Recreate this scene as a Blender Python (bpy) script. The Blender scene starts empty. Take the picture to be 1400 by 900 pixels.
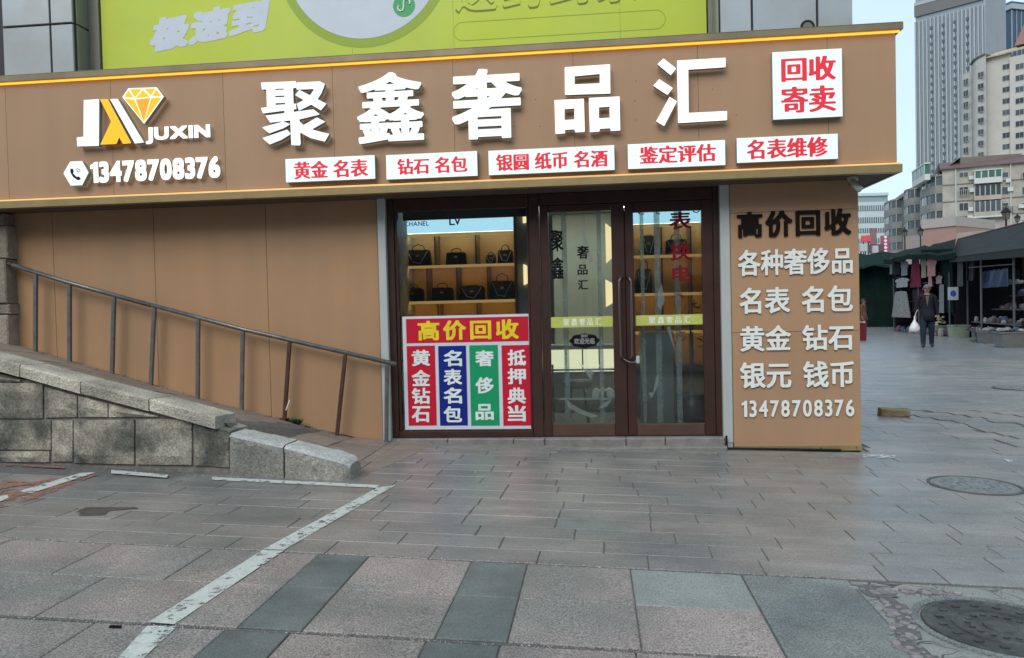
import bpy, math, random, time
import numpy as np
from mathutils import Vector, Matrix
random.seed(7); rnd = random.Random(11)
SC = bpy.context.scene; COL = SC.collection
T0 = time.time()
# ------------------------------------------------------------------ camera
F_PX, YAW, PITCH, ROLL = 1060.0, 0.1053038543517706, 0.024520959527549426, -0.023888725229410594
CAM = np.array([0, -7.88, 1.30])
def basis():
    cy, sy = math.cos(YAW), math.sin(YAW)
    f = np.array([-sy, cy, 0.]); r = np.array([cy, sy, 0.]); u = np.array([0, 0, 1.])
    cp, sp = math.cos(PITCH), math.sin(PITCH)
    f, u = f*cp-u*sp, u*cp+f*sp
    c, s = math.cos(ROLL), math.sin(ROLL)
    r, u = r*c+u*s, u*c-r*s
    return r, u, f
R_, U_, FW_ = basis()
def ray(u, v): return R_*(u-700)/F_PX+U_*(450-v)/F_PX+FW_
cam = bpy.data.objects.new('camera', bpy.data.cameras.new('camera')); COL.objects.link(cam)
cam.matrix_world = Matrix(((R_[0], U_[0], -FW_[0], CAM[0]), (R_[1], U_[1], -FW_[1], CAM[1]), (R_[2], U_[2], -FW_[2], CAM[2]), (0, 0, 0, 1)))
cam.data.sensor_width = 36; cam.data.lens = F_PX/1400*36
cam.data.clip_start = .1; cam.data.clip_end = 5000
SC.camera = cam
# ------------------------------------------------------------------ light
SUN_EL, SUN_AZ = math.radians(40), math.radians(200)     # azimuth clockwise from +Y
W = bpy.data.worlds.new('World'); SC.world = W; W.use_nodes = True
nt = W.node_tree; bg = nt.nodes['Background']
sky = nt.nodes.new('ShaderNodeTexSky'); sky.sky_type = 'NISHITA'; sky.sun_disc = False
sky.sun_elevation = SUN_EL; sky.sun_rotation = SUN_AZ
sky.air_density = 1.0; sky.dust_density = 1.0; sky.ozone_density = 1.5; sky.altitude = 50
veil = nt.nodes.new('ShaderNodeMix'); veil.data_type = 'RGBA'; veil.inputs[0].default_value = .80      # high thin overcast in front of the blue
veil.inputs[7].default_value = (4.5, 5.75, 6.6, 1)
nt.links.new(sky.outputs[0], veil.inputs[6]); nt.links.new(veil.outputs[2], bg.inputs[0]); bg.inputs[1].default_value = 0.138
sl = bpy.data.lights.new('sun', 'SUN'); sl.energy = 1.6; sl.angle = math.radians(38); sl.color = (1, .965, .92)
so = bpy.data.objects.new('sun', sl); COL.objects.link(so)
sd = Vector((math.sin(SUN_AZ)*math.cos(SUN_EL), math.cos(SUN_AZ)*math.cos(SUN_EL), math.sin(SUN_EL)))
so.rotation_euler = sd.to_track_quat('Z', 'Y').to_euler()
so.location = (0, -10, 20)
SC.view_settings.view_transform = 'Standard'; SC.view_settings.look = 'None'
SC.view_settings.exposure = 0.34; SC.view_settings.gamma = 1.0
SC.cycles.max_bounces = 8; SC.cycles.transparent_max_bounces = 16
# ------------------------------------------------------------------ geometry helpers
GZ0, GC = -.085, .028
def gz(x, y=0): return GZ0-GC*max(-9., min(4., x))
def PY(u, v, Y=0.):
    d = ray(u, v); return CAM+d*((Y-CAM[1])/d[1])
def PG(u, v):
    d = ray(u, v); n = np.array([GC, 0, 1.]); p = CAM+d*((GZ0-n@CAM)/(n@d))
    if p[0] > 4: p = CAM+d*((gz(4)-CAM[2])/d[2])
    return p
def XY(u, v, Y=0.): return PY(u, v, Y)[0]
def ZY(u, v, Y=0.): return PY(u, v, Y)[2]
def setp(o, label=None, cat=None, group=None, kind=None):
    if label: o['label'] = label
    if cat: o['category'] = cat
    if group: o['group'] = group
    if kind: o['kind'] = kind
    return o
def wloc(o):
    l = Vector((0, 0, 0))
    while o is not None: l = l+o.location; o = o.parent
    return l
def thing(name, loc, label, cat, group=None, rz=0):
    o = bpy.data.objects.new(name, None); COL.objects.link(o); o.location = loc; o.rotation_euler = (0, 0, rz)
    o.empty_display_size = .2
    return setp(o, label, cat, group)
def link(name, me, parent=None, loc=(0, 0, 0)):
    o = bpy.data.objects.new(name, me); COL.objects.link(o); o.parent = parent; o.location = loc; return o
class MB:
    def __init__(s): s.v = []; s.f = []; s.m = []
    def add(s, vs, fs, m=0):
        b = len(s.v); s.v += [tuple(map(float, p)) for p in vs]; s.f += [tuple(b+i for i in f) for f in fs]; s.m += [m]*len(fs); return s
    def box(s, x0, x1, y0, y1, z0, z1, m=0):
        return s.add([(x0, y0, z0), (x1, y0, z0), (x1, y1, z0), (x0, y1, z0), (x0, y0, z1), (x1, y0, z1), (x1, y1, z1), (x0, y1, z1)],
                     [(0, 3, 2, 1), (4, 5, 6, 7), (0, 1, 5, 4), (1, 2, 6, 5), (2, 3, 7, 6), (3, 0, 4, 7)], m)
    def bbox(s, x0, x1, y0, y1, z0, z1, b=.01, m=0):
        # box with chamfered front (-y) edges
        s.add([(x0, y0+b, z0), (x1, y0+b, z0), (x1, y0+b, z1), (x0, y0+b, z1), (x0+b, y0, z0+b), (x1-b, y0, z0+b), (x1-b, y0, z1-b), (x0+b, y0, z1-b),
               (x0, y1, z0), (x1, y1, z0), (x1, y1, z1), (x0, y1, z1)],
              [(4, 5, 6, 7), (0, 1, 5, 4), (1, 2, 6, 5), (2, 3, 7, 6), (3, 0, 4, 7), (8, 9, 1, 0), (9, 10, 2, 1), (10, 11, 3, 2), (11, 8, 0, 3), (9, 8, 11, 10)], m)
        return s
    def prism(s, poly, y0, y1, m=0, ms=None):      # poly of (x,z), front face at y0
        n = len(poly); ar = sum(poly[i][0]*poly[(i+1) % n][1]-poly[(i+1) % n][0]*poly[i][1] for i in range(n))
        if ar < 0: poly = poly[::-1]
        ms = m if ms is None else ms
        s.add([(x, y0, z) for x, z in poly], [tuple(range(n))], m)
        s.add([(x, y0, z) for x, z in poly]+[(x, y1, z) for x, z in poly], [(i, i+n, (i+1) % n+n, (i+1) % n) for i in range(n)]+[tuple(range(2*n-1, n-1, -1))], ms)
        return s
    def slab(s, poly, zf, t=.03, b=.006, m=0, lift=0, j=None):   # poly of (x,y) ccw, zf(x,y) top height
        n = len(poly); ar = sum(poly[i][0]*poly[(i+1) % n][1]-poly[(i+1) % n][0]*poly[i][1] for i in range(n))
        if ar < 0: poly = poly[::-1]
        cx = sum(p[0] for p in poly)/n; cy = sum(p[1] for p in poly)/n
        def ins(p):
            dx, dy = cx-p[0], cy-p[1]; l = math.hypot(dx, dy); return (p[0]+dx/l*b*1.4, p[1]+dy/l*b*1.4)
        top = [ins(p) for p in poly]
        s.add([(x, y, zf(x, y)+lift) for x, y in top]+[(x, y, zf(x, y)+lift-b*.7) for x, y in poly]+[(x, y, zf(x, y)-t) for x, y in poly],
              [tuple(range(n))]+[(i+n, (i+1) % n+n, (i+1) % n, i) for i in range(n)]+[(i+2*n, (i+1) % n+2*n, (i+1) % n+n, i+n) for i in range(n)], m)
        return s
    def tube(s, pts, r, n=8, m=0, cap=True):
        pts = [Vector(p) for p in pts]; rr = r if isinstance(r, (list, tuple)) else [r]*len(pts)
        b = len(s.v); up = None
        for i, p in enumerate(pts):
            t = (pts[min(i+1, len(pts)-1)]-pts[max(i-1, 0)]).normalized()
            if up is None:
                a = Vector((0, 0, 1)) if abs(t.z) < .9 else Vector((1, 0, 0)); up = t.cross(a).normalized()
            up = (up-t*up.dot(t)).normalized(); w = t.cross(up)
            for k in range(n):
                an = 2*math.pi*k/n; s.v.append(tuple(p+(up*math.cos(an)+w*math.sin(an))*rr[i]))
        for i in range(len(pts)-1):
            for k in range(n):
                s.f.append((b+i*n+k, b+i*n+(k+1) % n, b+(i+1)*n+(k+1) % n, b+(i+1)*n+k)); s.m.append(m)
        if cap:
            s.f.append(tuple(b+k for k in range(n-1, -1, -1))); s.f.append(tuple(b+(len(pts)-1)*n+k for k in range(n))); s.m += [m, m]
        return s
    def lathe(s, c, prof, n=20, m=0, sx=1, sy=1):   # prof: (r,z)
        b = len(s.v)
        for r, z in prof:
            for k in range(n):
                a = 2*math.pi*k/n; s.v.append((c[0]+r*sx*math.cos(a), c[1]+r*sy*math.sin(a), c[2]+z))
        for i in range(len(prof)-1):
            for k in range(n):
                s.f.append((b+i*n+k, b+i*n+(k+1) % n, b+(i+1)*n+(k+1) % n, b+(i+1)*n+k)); s.m.append(m)
        s.f.append(tuple(b+k for k in range(n-1, -1, -1))); s.f.append(tuple(b+(len(prof)-1)*n+k for k in range(n))); s.m += [m, m]
        return s
    def mesh(s, name, mats, off=(0, 0, 0), smooth=False):
        me = bpy.data.meshes.new(name); me.from_pydata([(x-off[0], y-off[1], z-off[2]) for x, y, z in s.v], [], s.f)
        for mm in (mats if isinstance(mats, (list, tuple)) else [mats]): me.materials.append(mm)
        me.polygons.foreach_set('material_index', s.m)
        if smooth: me.polygons.foreach_set('use_smooth', [True]*len(s.f))
        me.update(); return me
    def obj(s, name, mats, parent=None, smooth=False, local=False, bevel=0):
        off = (0, 0, 0) if (parent is None or local) else tuple(wloc(parent))
        o = link(name, s.mesh(name, mats, off, smooth), parent)
        if bevel:
            md = o.modifiers.new('bevel', 'BEVEL'); md.width = bevel; md.segments = 2; md.limit_method = 'ANGLE'
        return o
# ------------------------------------------------------------------ materials
MATS = {}
def mat(name, col, rough=.6, metal=0., var=.12, scale=6., bump=0., bscale=None, rand=0., spec=.5, emit=None, es=1., stretch=None, tint=None, speck=0., sscale=160., coat=0.):
    if name in MATS: return MATS[name]
    m = bpy.data.materials.new(name); m.use_nodes = True; N = m.node_tree.nodes; L = m.node_tree.links; bs = N['Principled BSDF']
    bs.inputs['Roughness'].default_value = rough; bs.inputs['Metallic'].default_value = metal
    bs.inputs['Specular IOR Level'].default_value = spec
    if coat: bs.inputs['Coat Weight'].default_value = coat
    tc = N.new('ShaderNodeTexCoord'); geo = N.new('ShaderNodeNewGeometry')
    mp = N.new('ShaderNodeMapping'); L.new(geo.outputs['Position'], mp.inputs[0])
    if stretch: mp.inputs['Scale'].default_value = stretch
    nz = N.new('ShaderNodeTexNoise'); nz.inputs['Scale'].default_value = scale; nz.inputs['Detail'].default_value = 6; nz.inputs['Roughness'].default_value = .62
    L.new(mp.outputs[0], nz.inputs['Vector'])
    mr = N.new('ShaderNodeMapRange'); mr.inputs[1].default_value = .28; mr.inputs[2].default_value = .72
    mr.inputs[3].default_value = 1-var; mr.inputs[4].default_value = 1+var; L.new(nz.outputs[0], mr.inputs[0])
    fac = mr.outputs[0]
    if rand:
        oi = N.new('ShaderNodeObjectInfo'); ad = N.new('ShaderNodeMath'); ad.operation = 'ADD'; L.new(oi.outputs['Random'], ad.inputs[0]); L.new(geo.outputs['Random Per Island'], ad.inputs[1])
        fr = N.new('ShaderNodeMath'); fr.operation = 'FRACT'; L.new(ad.outputs[0], fr.inputs[0])
        m2 = N.new('ShaderNodeMapRange'); m2.inputs[3].default_value = 1-rand; m2.inputs[4].default_value = 1+rand; L.new(fr.outputs[0], m2.inputs[0])
        mu = N.new('ShaderNodeMath'); mu.operation = 'MULTIPLY'; L.new(fac, mu.inputs[0]); L.new(m2.outputs[0], mu.inputs[1]); fac = mu.outputs[0]
    if speck:
        n3 = N.new('ShaderNodeTexNoise'); n3.inputs['Scale'].default_value = sscale; n3.inputs['Detail'].default_value = 2; L.new(geo.outputs['Position'], n3.inputs['Vector'])
        m3 = N.new('ShaderNodeMapRange'); m3.inputs[1].default_value = .3; m3.inputs[2].default_value = .7; m3.inputs[3].default_value = 1-speck; m3.inputs[4].default_value = 1+speck; L.new(n3.outputs[0], m3.inputs[0])
        mu = N.new('ShaderNodeMath'); mu.operation = 'MULTIPLY'; L.new(fac, mu.inputs[0]); L.new(m3.outputs[0], mu.inputs[1]); fac = mu.outputs[0]
    base = N.new('ShaderNodeRGB'); base.outputs[0].default_value = (*col, 1); src = base.outputs[0]
    if tint:
        t2 = N.new('ShaderNodeTexNoise'); t2.inputs['Scale'].default_value = tint[1]; t2.inputs['Detail'].default_value = 4; L.new(geo.outputs['Position'], t2.inputs['Vector'])
        mi = N.new('ShaderNodeMix'); mi.data_type = 'RGBA'; mi.inputs[7].default_value = (*tint[0], 1); L.new(src, mi.inputs[6])
        m4 = N.new('ShaderNodeMapRange'); m4.inputs[1].default_value = .42; m4.inputs[2].default_value = .62; m4.inputs[4].default_value = tint[2] if len(tint) > 2 else 1
        L.new(t2.outputs[0], m4.inputs[0]); L.new(m4.outputs[0], mi.inputs[0]); src = mi.outputs[2]
    vm = N.new('ShaderNodeVectorMath'); vm.operation = 'SCALE'; L.new(src, vm.inputs[0]); L.new(fac, vm.inputs['Scale'])
    L.new(vm.outputs[0], bs.inputs['Base Color'])
    if bump:
        nb = N.new('ShaderNodeTexNoise'); nb.inputs['Scale'].default_value = bscale or scale*5; nb.inputs['Detail'].default_value = 5; L.new(mp.outputs[0], nb.inputs['Vector'])
        bp = N.new('ShaderNodeBump'); bp.inputs['Strength'].default_value = bump; bp.inputs['Distance'].default_value = .02; L.new(nb.outputs[0], bp.inputs['Height']); L.new(bp.outputs[0], bs.inputs['Normal'])
    if emit:
        bs.inputs['Emission Color'].default_value = (*emit, 1); bs.inputs['Emission Strength'].default_value = es
    MATS[name] = m; return m
def glassmat(name, tint=(.8, .86, .85), refl=1.0):
    m = bpy.data.materials.new(name); m.use_nodes = True; N = m.node_tree.nodes; L = m.node_tree.links; N.remove(N['Principled BSDF'])
    out = N['Material Output']; tr = N.new('ShaderNodeBsdfTransparent'); tr.inputs[0].default_value = (*tint, 1)
    gl = N.new('ShaderNodeBsdfGlossy'); gl.inputs['Roughness'].default_value = .02; gl.inputs[0].default_value = (refl, refl, refl, 1)
    fr = N.new('ShaderNodeFresnel'); fr.inputs[0].default_value = 1.5
    mx = N.new('ShaderNodeMixShader'); L.new(fr.outputs[0], mx.inputs[0]); L.new(tr.outputs[0], mx.inputs[1]); L.new(gl.outputs[0], mx.inputs[2]); L.new(mx.outputs[0], out.inputs[0])
    MATS[name] = m; return m
def wornpaint(name, col, keep=.5, scale=14, rough=.6):
    m = mat(name, col, rough, var=.12, scale=20, speck=.12)
    N = m.node_tree.nodes; L = m.node_tree.links; bs = N['Principled BSDF']; out = N['Material Output']
    geo = N.new('ShaderNodeNewGeometry'); nz = N.new('ShaderNodeTexNoise'); nz.inputs['Scale'].default_value = scale; nz.inputs['Detail'].default_value = 9; nz.inputs['Roughness'].default_value = .75
    L.new(geo.outputs['Position'], nz.inputs['Vector'])
    mr = N.new('ShaderNodeMapRange'); mr.inputs[1].default_value = keep-.03; mr.inputs[2].default_value = keep+.03; L.new(nz.outputs[0], mr.inputs[0])
    tr = N.new('ShaderNodeBsdfTransparent'); mx = N.new('ShaderNodeMixShader'); L.new(mr.outputs[0], mx.inputs[0]); L.new(tr.outputs[0], mx.inputs[1]); L.new(bs.outputs[0], mx.inputs[2]); L.new(mx.outputs[0], out.inputs[0])
    return m
BROWN = mat('bronze_panel', (.43, .255, .145), .4, var=.045, scale=5, stretch=(1, 1, .12), bump=.04, bscale=1.1, tint=((.38, .24, .15), .9, .4), rand=.03, spec=.4)
BROWN2 = mat('bronze_panel_matt', (.42, .245, .13), .47, var=.05, scale=5, stretch=(1, 1, .12), bump=.04, bscale=1.1, tint=((.33, .21, .13), 1.1, .4), rand=.02, spec=.35)
TRIM = mat('gold_trim', (.42, .31, .15), .35, .55, var=.15, scale=4)
LETTER = mat('lit_letter', (.42, .46, .45), .4, emit=(.88, 1, .97), es=.62, var=0)
LETW = mat('lit_letter_warm', (.5, .5, .48), .4, emit=(1, 1, .96), es=.68, var=0)
SIDE = mat('letter_return', (.30, .31, .28), .5, var=.05)
BOXL = mat('lit_box_face', (.36, .42, .42), .4, emit=(.80, 1, 1), es=.62, var=0)
REDP = mat('red_vinyl', (.62, .02, .035), .4, var=.03, emit=(.9, .03, .06), es=.28)
YEL = mat('lit_yellow', (.6, .30, .01), .4, emit=(1, .47, .01), es=.62, var=0)
ORA = mat('lit_orange', (.6, .22, .01), .4, emit=(1, .32, .01), es=.64, var=0)
LED = mat('led_strip', (.8, .5, .1), .5, emit=(1, .42, .035), es=1.35, var=0)
LEDW = mat('led_warm', (.8, .6, .3), .5, emit=(1, .58, .18), es=24, var=0)
WHITEMET = mat('white_aluminium', (.50, .52, .50), .4, .2, var=.08, scale=3)
DKBR = mat('dark_brown_frame', (.048, .022, .017), .38, var=.2, scale=5, spec=.35)
BLACK = mat('black_plastic', (.010, .010, .011), .5, spec=.2)
ACRY = mat('white_acrylic', (.82, .83, .78), .3, var=.03)
ACRS = mat('acrylic_edge', (.42, .42, .38), .4, var=.03)
BLKL = mat('black_acrylic', (.010, .006, .005), .5, var=.1, spec=.12)
GLASS = glassmat('window_glass', (.92, .95, .94))
METG = mat('grey_metal_panel', (.40, .425, .435), .28, .35, var=.10, scale=1.3, tint=((.34, .31, .27), 1.1, .6), rand=.04)
STONE = mat('rough_granite', (.37, .335, .27), .85, var=.42, scale=5.5, bump=.5, bscale=85, rand=.20, speck=.38, sscale=60, tint=((.085, .088, .07), 3.2, .9))
COPE = mat('coping_granite', (.47, .43, .35), .85, var=.32, scale=6, bump=.8, bscale=50, rand=.12, speck=.34, sscale=70, tint=((.22, .205, .17), 3.0, .7))
PAVE = mat('paver_stone', (.245, .222, .205), .27, var=.20, scale=3.2, bump=.22, bscale=60, rand=.09, speck=.22, sscale=110, tint=((.165, .17, .165), 1.1, .85), spec=.55, stretch=(.55, 1.6, 1))
PAVEB = mat('ground_stone', (.21, .195, .18), .42, var=.12, scale=2.5, bump=.2, bscale=30, speck=.08, spec=.55)
JOINT = mat('joint_dirt', (.125, .115, .105), .95, var=.3, scale=20, bump=.5)
SLABP = mat('pink_granite_slab', (.30, .25, .232), .5, var=.18, scale=2.6, bump=.45, bscale=150, rand=.08, speck=.55, sscale=120, tint=((.20, .195, .18), 1.5, .85))
SLABG = mat('green_grey_slab', (.235, .25, .235), .5, var=.16, scale=3, bump=.3, bscale=120, rand=.05, speck=.35, sscale=120)
SLABD = mat('dark_stripe_slab', (.105, .122, .12), .5, var=.28, scale=4, rand=.06, speck=.25, sscale=110, bump=.3, bscale=90, tint=((.15, .155, .145), 2.2, .6))
CONC = mat('patched_concrete', (.20, .205, .19), .7, var=.2, scale=5, bump=.5, bscale=60, speck=.45, sscale=110, tint=((.14, .155, .155), 2.0, .9))
IRON = mat('cast_iron', (.075, .075, .07), .6, .3, var=.35, scale=25, bump=.5, bscale=90)
RAIL = mat('galvanised_rail', (.17, .17, .165), .42, .6, var=.25, scale=12, bump=.1)
RUST = mat('rusty_steel', (.085, .042, .028), .6, .4, var=.35, scale=18)
WHITEP = wornpaint('white_road_paint', (.50, .52, .48), .43, 14)
REDPAINT = wornpaint('faded_red_paint', (.29, .13, .095), .49, 7)
# ------------------------------------------------------------------ glyphs
def text_segs(ch, _c={}):
    if ch in _c: return _c[ch]
    if ch == '1':                                                   # the built-in one has hardly any flag
        r = text_segs('7'); h = float(r[:, [1, 3]].max()); P = [(.17, 0), (.30, 0), (.30, h), (.22, h), (.17, h*.92), (.03, h*.84), (.03, h*.75), (.17, h*.80)]
        _c[ch] = np.array([[*P[i], *P[(i+1) % len(P)]] for i in range(len(P))], dtype=np.float32); return _c[ch]
    cu = bpy.data.curves.new('t', 'FONT'); cu.body = ch; cu.size = 1; cu.resolution_u = 4
    o = bpy.data.objects.new('t', cu); COL.objects.link(o)
    dg = bpy.context.evaluated_depsgraph_get()
    me = bpy.data.meshes.new_from_object(o.evaluated_get(dg))
    cnt = {}
    for p in me.polygons:
        for k in p.edge_keys: cnt[k] = cnt.get(k, 0)+1
    V = [(v.co.x, v.co.y) for v in me.vertices]
    S = np.array([[*V[a], *V[b]] for (a, b), c in cnt.items() if c == 1], dtype=np.float32).reshape(-1, 4)
    bpy.data.objects.remove(o); bpy.data.curves.remove(cu); bpy.data.meshes.remove(me)
    _c[ch] = S; return S
def inside(S, X, Yv):
    r = np.zeros(X.shape, bool); x = X.ravel(); y = Yv.ravel(); acc = np.zeros(x.shape, np.int32)
    for x0, y0, x1, y1 in S:
        if y0 == y1: continue
        c = ((y0 > y) != (y1 > y)); xi = (x1-x0)*(y-y0)/(y1-y0)+x0
        acc += (c & (x < xi))
    return (acc % 2 == 1).reshape(X.shape)
def march(f, xs, ys):
    polys = []; edges = []
    ins = f < 0; ny, nx = f.shape
    full = ins[:-1, :-1] & ins[1:, :-1] & ins[:-1, 1:] & ins[1:, 1:]
    anyi = ins[:-1, :-1] | ins[1:, :-1] | ins[:-1, 1:] | ins[1:, 1:]
    for j in range(ny-1):
        i = 0; row = full[j]
        while i < nx-1:
            if row[i]:
                k = i
                while k < nx-1 and row[k]: k += 1
                polys.append([(xs[i], ys[j]), (xs[k], ys[j]), (xs[k], ys[j+1]), (xs[i], ys[j+1])]); i = k
            else: i += 1
        for i in np.nonzero(anyi[j] & ~row)[0]:
            cs = [(xs[i], ys[j], f[j, i]), (xs[i+1], ys[j], f[j, i+1]), (xs[i+1], ys[j+1], f[j+1, i+1]), (xs[i], ys[j+1], f[j+1, i])]
            P = []; tag = []
            for a in range(4):
                A = cs[a]; B = cs[(a+1) % 4]
                if A[2] < 0: P.append((A[0], A[1])); tag.append(0)
                if (A[2] < 0) != (B[2] < 0):
                    t = A[2]/(A[2]-B[2]); P.append((A[0]+(B[0]-A[0])*t, A[1]+(B[1]-A[1])*t)); tag.append(1 if A[2] < 0 else 2)
            if len(P) < 3: continue
            polys.append(P)
            for a in range(len(P)):
                if tag[a] == 1 and tag[(a+1) % len(P)] == 2: edges.append((P[a], P[(a+1) % len(P)]))
    return polys, edges
def glyph(ch, ox, oy, n=54, _c={}):
    k = (ch, ox, oy, n)
    if k in _c: return _c[k]
    S = text_segs(ch)
    if len(S) == 0: _c[k] = None; return None
    pts = []
    for x0, y0, x1, y1 in S:
        m = max(1, int(math.hypot(x1-x0, y1-y0)/.009)); t = (np.arange(m)+.5)/m
        pts.append(np.stack([x0+(x1-x0)*t, y0+(y1-y0)*t], 1))
    pts = np.concatenate(pts).astype(np.float32)
    a0, a1, b0, b1 = pts[:, 0].min(), pts[:, 0].max(), pts[:, 1].min(), pts[:, 1].max()
    px, py = ox+.03, oy+.03; cell = max(b1-b0, .5*(a1-a0))/n
    xs = np.arange(a0-px, a1+px+cell, cell, dtype=np.float32); ys = np.arange(b0-py, b1+py+cell, cell, dtype=np.float32)
    X, Yv = np.meshgrid(xs, ys); D = np.full(X.shape, 9e9, np.float32)
    for j in range(len(ys)):
        dy = np.abs(pts[:, 1]-ys[j])/oy; near = dy < 6
        if not near.any(): continue
        q = pts[near]; D[j] = np.maximum(np.abs(xs[:, None]-q[None, :, 0])/ox, dy[near][None]).min(1)
    D = np.minimum(D, 6); ii = inside(S, X, Yv); fi = np.where(ii, -D, D)-1
    r = march(fi, [float(t) for t in xs], [float(t) for t in ys]); _c[k] = (r, a0-ox, a1+ox, b0-oy, b1+oy)
    return _c[k]
def geom_from(pe, fx, fz, y, depth):
    mb = MB()
    for P in pe[0]: mb.add([(fx(a), y, fz(b)) for a, b in P], [tuple(range(len(P)))], 0)
    for A, B in pe[1]: mb.add([(fx(A[0]), y, fz(A[1])), (fx(B[0]), y, fz(B[1])), (fx(B[0]), y+depth, fz(B[1])), (fx(A[0]), y+depth, fz(A[1]))], [(3, 2, 1, 0)], 1)
    return mb
def join(mbs):
    r = MB()
    for m in mbs:
        b = len(r.v); r.v += m.v; r.f += [tuple(b+i for i in f) for f in m.f]; r.m += m.m
    return r
def row_text(name, s, PL, PR, hpx, Yp, w, depth, mats, parent, split=False, gap=.10, spacew=.45, n=46, cjkgap=0.):
    """letters on the upright plane Y=Yp between two photo points that mark the row's ends"""
    ox, oy = w; cur = 0; items = []
    for ch in s:
        if ch == ' ': cur += spacew; continue
        g = glyph(ch, ox, oy, n); cjk = ord(ch) > 0x2000
        if cjk: items.append((ch, g, cur)); cur += 1+cjkgap
        else: items.append((ch, g, cur-g[1])); cur += g[2]-g[1]+gap
    x0 = min(g[1]+c for _, g, c in items); x1 = max(g[2]+c for _, g, c in items); z0 = min(g[3] for _, g, c in items); z1 = max(g[4] for _, g, c in items)
    A = PY(*PL, Yp); B = PY(*PR, Yp); um, vm = (PL[0]+PR[0])/2, (PL[1]+PR[1])/2
    zt = ZY(um, vm-hpx/2, Yp); zb = ZY(um, vm+hpx/2, Yp); sx = (B[0]-A[0])/(x1-x0); sz = (zt-zb)/(z1-z0); out = []
    for ch, g, c in items:
        out.append(geom_from(g[0], lambda a: A[0]+(a+c-x0)*sx, lambda b: zb+(b-z0)*sz, Yp, depth))
    if split: return [m.obj(name, mats, parent) for m in out]
    return join(out).obj(name, mats, parent)
def char_box(name, ch, u0, v0, u1, v1, Yp, w, depth, mats, parent, n=60):
    g = glyph(ch, w[0], w[1], n); um, vm = (u0+u1)/2, (v0+v1)/2
    x0, x1 = XY(u0, vm, Yp), XY(u1, vm, Yp); z1, z0 = ZY(um, v0, Yp), ZY(um, v1, Yp)
    return geom_from(g[0], lambda a: x0+(a-g[1])/(g[2]-g[1])*(x1-x0), lambda b: z0+(b-g[3])/(g[4]-g[3])*(z1-z0), Yp, depth).obj(name, mats, parent)
def poly_shape(polys, Yp, cell):
    """union of outlines (each: outer points, list of hole points) in (x,z) -> front face and returns"""
    allp = np.array([p for o, h in polys for p in o]); xs = np.arange(allp[:, 0].min()-cell*2, allp[:, 0].max()+cell*3, cell); ys = np.arange(allp[:, 1].min()-cell*2, allp[:, 1].max()+cell*3, cell)
    X, Yv = np.meshgrid(xs, ys); F = np.full(X.shape, 9.)
    def sdist(P):
        d = np.full(X.shape, 9.); n = len(P)
        S = [(*P[i], *P[(i+1) % n]) for i in range(n)]
        for x0, y0, x1, y1 in S:
            L2 = (x1-x0)**2+(y1-y0)**2+1e-12; t = np.clip(((X-x0)*(x1-x0)+(Yv-y0)*(y1-y0))/L2, 0, 1)
            d = np.minimum(d, np.hypot(X-x0-t*(x1-x0), Yv-y0-t*(y1-y0)))
        return np.where(inside(S, X, Yv), -d, d)
    for o, hs in polys:
        s = sdist(o)
        for h in hs: s = np.maximum(s, -sdist(h))
        F = np.minimum(F, s)
    return march(F, [float(t) for t in xs], [float(t) for t in ys])
def zpoly(pts, ox, oy, sc, Yp): return [(lambda p: (p[0], p[2]))(PY(ox+a/sc, oy+b/sc, Yp)) for a, b in pts]
exec_parts = []
# ================================================================== GROUND
gb = MB()
xs = [-800, -200, -60, -20, -9, -4, 0, 4, 8, 12, 17, 30, 80, 300, 1200]; ys = [-60, -20, -8, 0, 8, 20, 50, 120, 300, 700, 1500]
gv = [(x, y, gz(x)-.0075) for y in ys for x in xs]; nx = len(xs)
gb.add(gv, [(j*nx+i, j*nx+i+1, (j+1)*nx+i+1, (j+1)*nx+i) for j in range(len(ys)-1) for i in range(nx-1)])
PAVEFAR = mat('far_ground_stone', (.22, .22, .225), .27, var=.14, scale=2.0, bump=.12, bscale=14, stretch=(.5, 3, 1), spec=.6)
ground = setp(gb.obj('ground', [JOINT]), kind='structure')
# far plaza surface where single pavers no longer show
pb = MB()
litter = []
def lineB(x): return -3.7355-.0306*x
def lineM(x): return -4.245-.024*x
def lineC(x): return -4.748-.0144*x
def lineD(x): return -5.45-.01*x
ZF = lambda x, y: gz(x)
def strip(mb, x0, x1, y0, y1, n=6, m=0, dz=0):
    for i in range(n):
        a = x0+(x1-x0)*i/n; b = x0+(x1-x0)*(i+1)/n
        mb.add([(a, y0, gz(a)+dz), (b, y0, gz(b)+dz), (b, y1, gz(b)+dz), (a, y1, gz(a)+dz)], [(0, 1, 2, 3)], m)
strip(pb, 2.62, 17, 13.0, 60, 4, dz=-.001); strip(pb, 17, 60, 4, 60, 2, dz=-.001); strip(pb, -40, 60, 60, 300, 6, dz=-.001); 
strip(pb, -30, -8, -3.6, 8, 3, dz=-.001); strip(pb, -30, -5.2, -9, -3.6, 3, dz=-.001); strip(pb, 8, 17, -9, 4, 2, dz=-.001); strip(pb, -30, 30, -30, -9, 6, dz=-.001)
setp(pb.obj('plaza', [PAVEFAR]), kind='structure')
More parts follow.
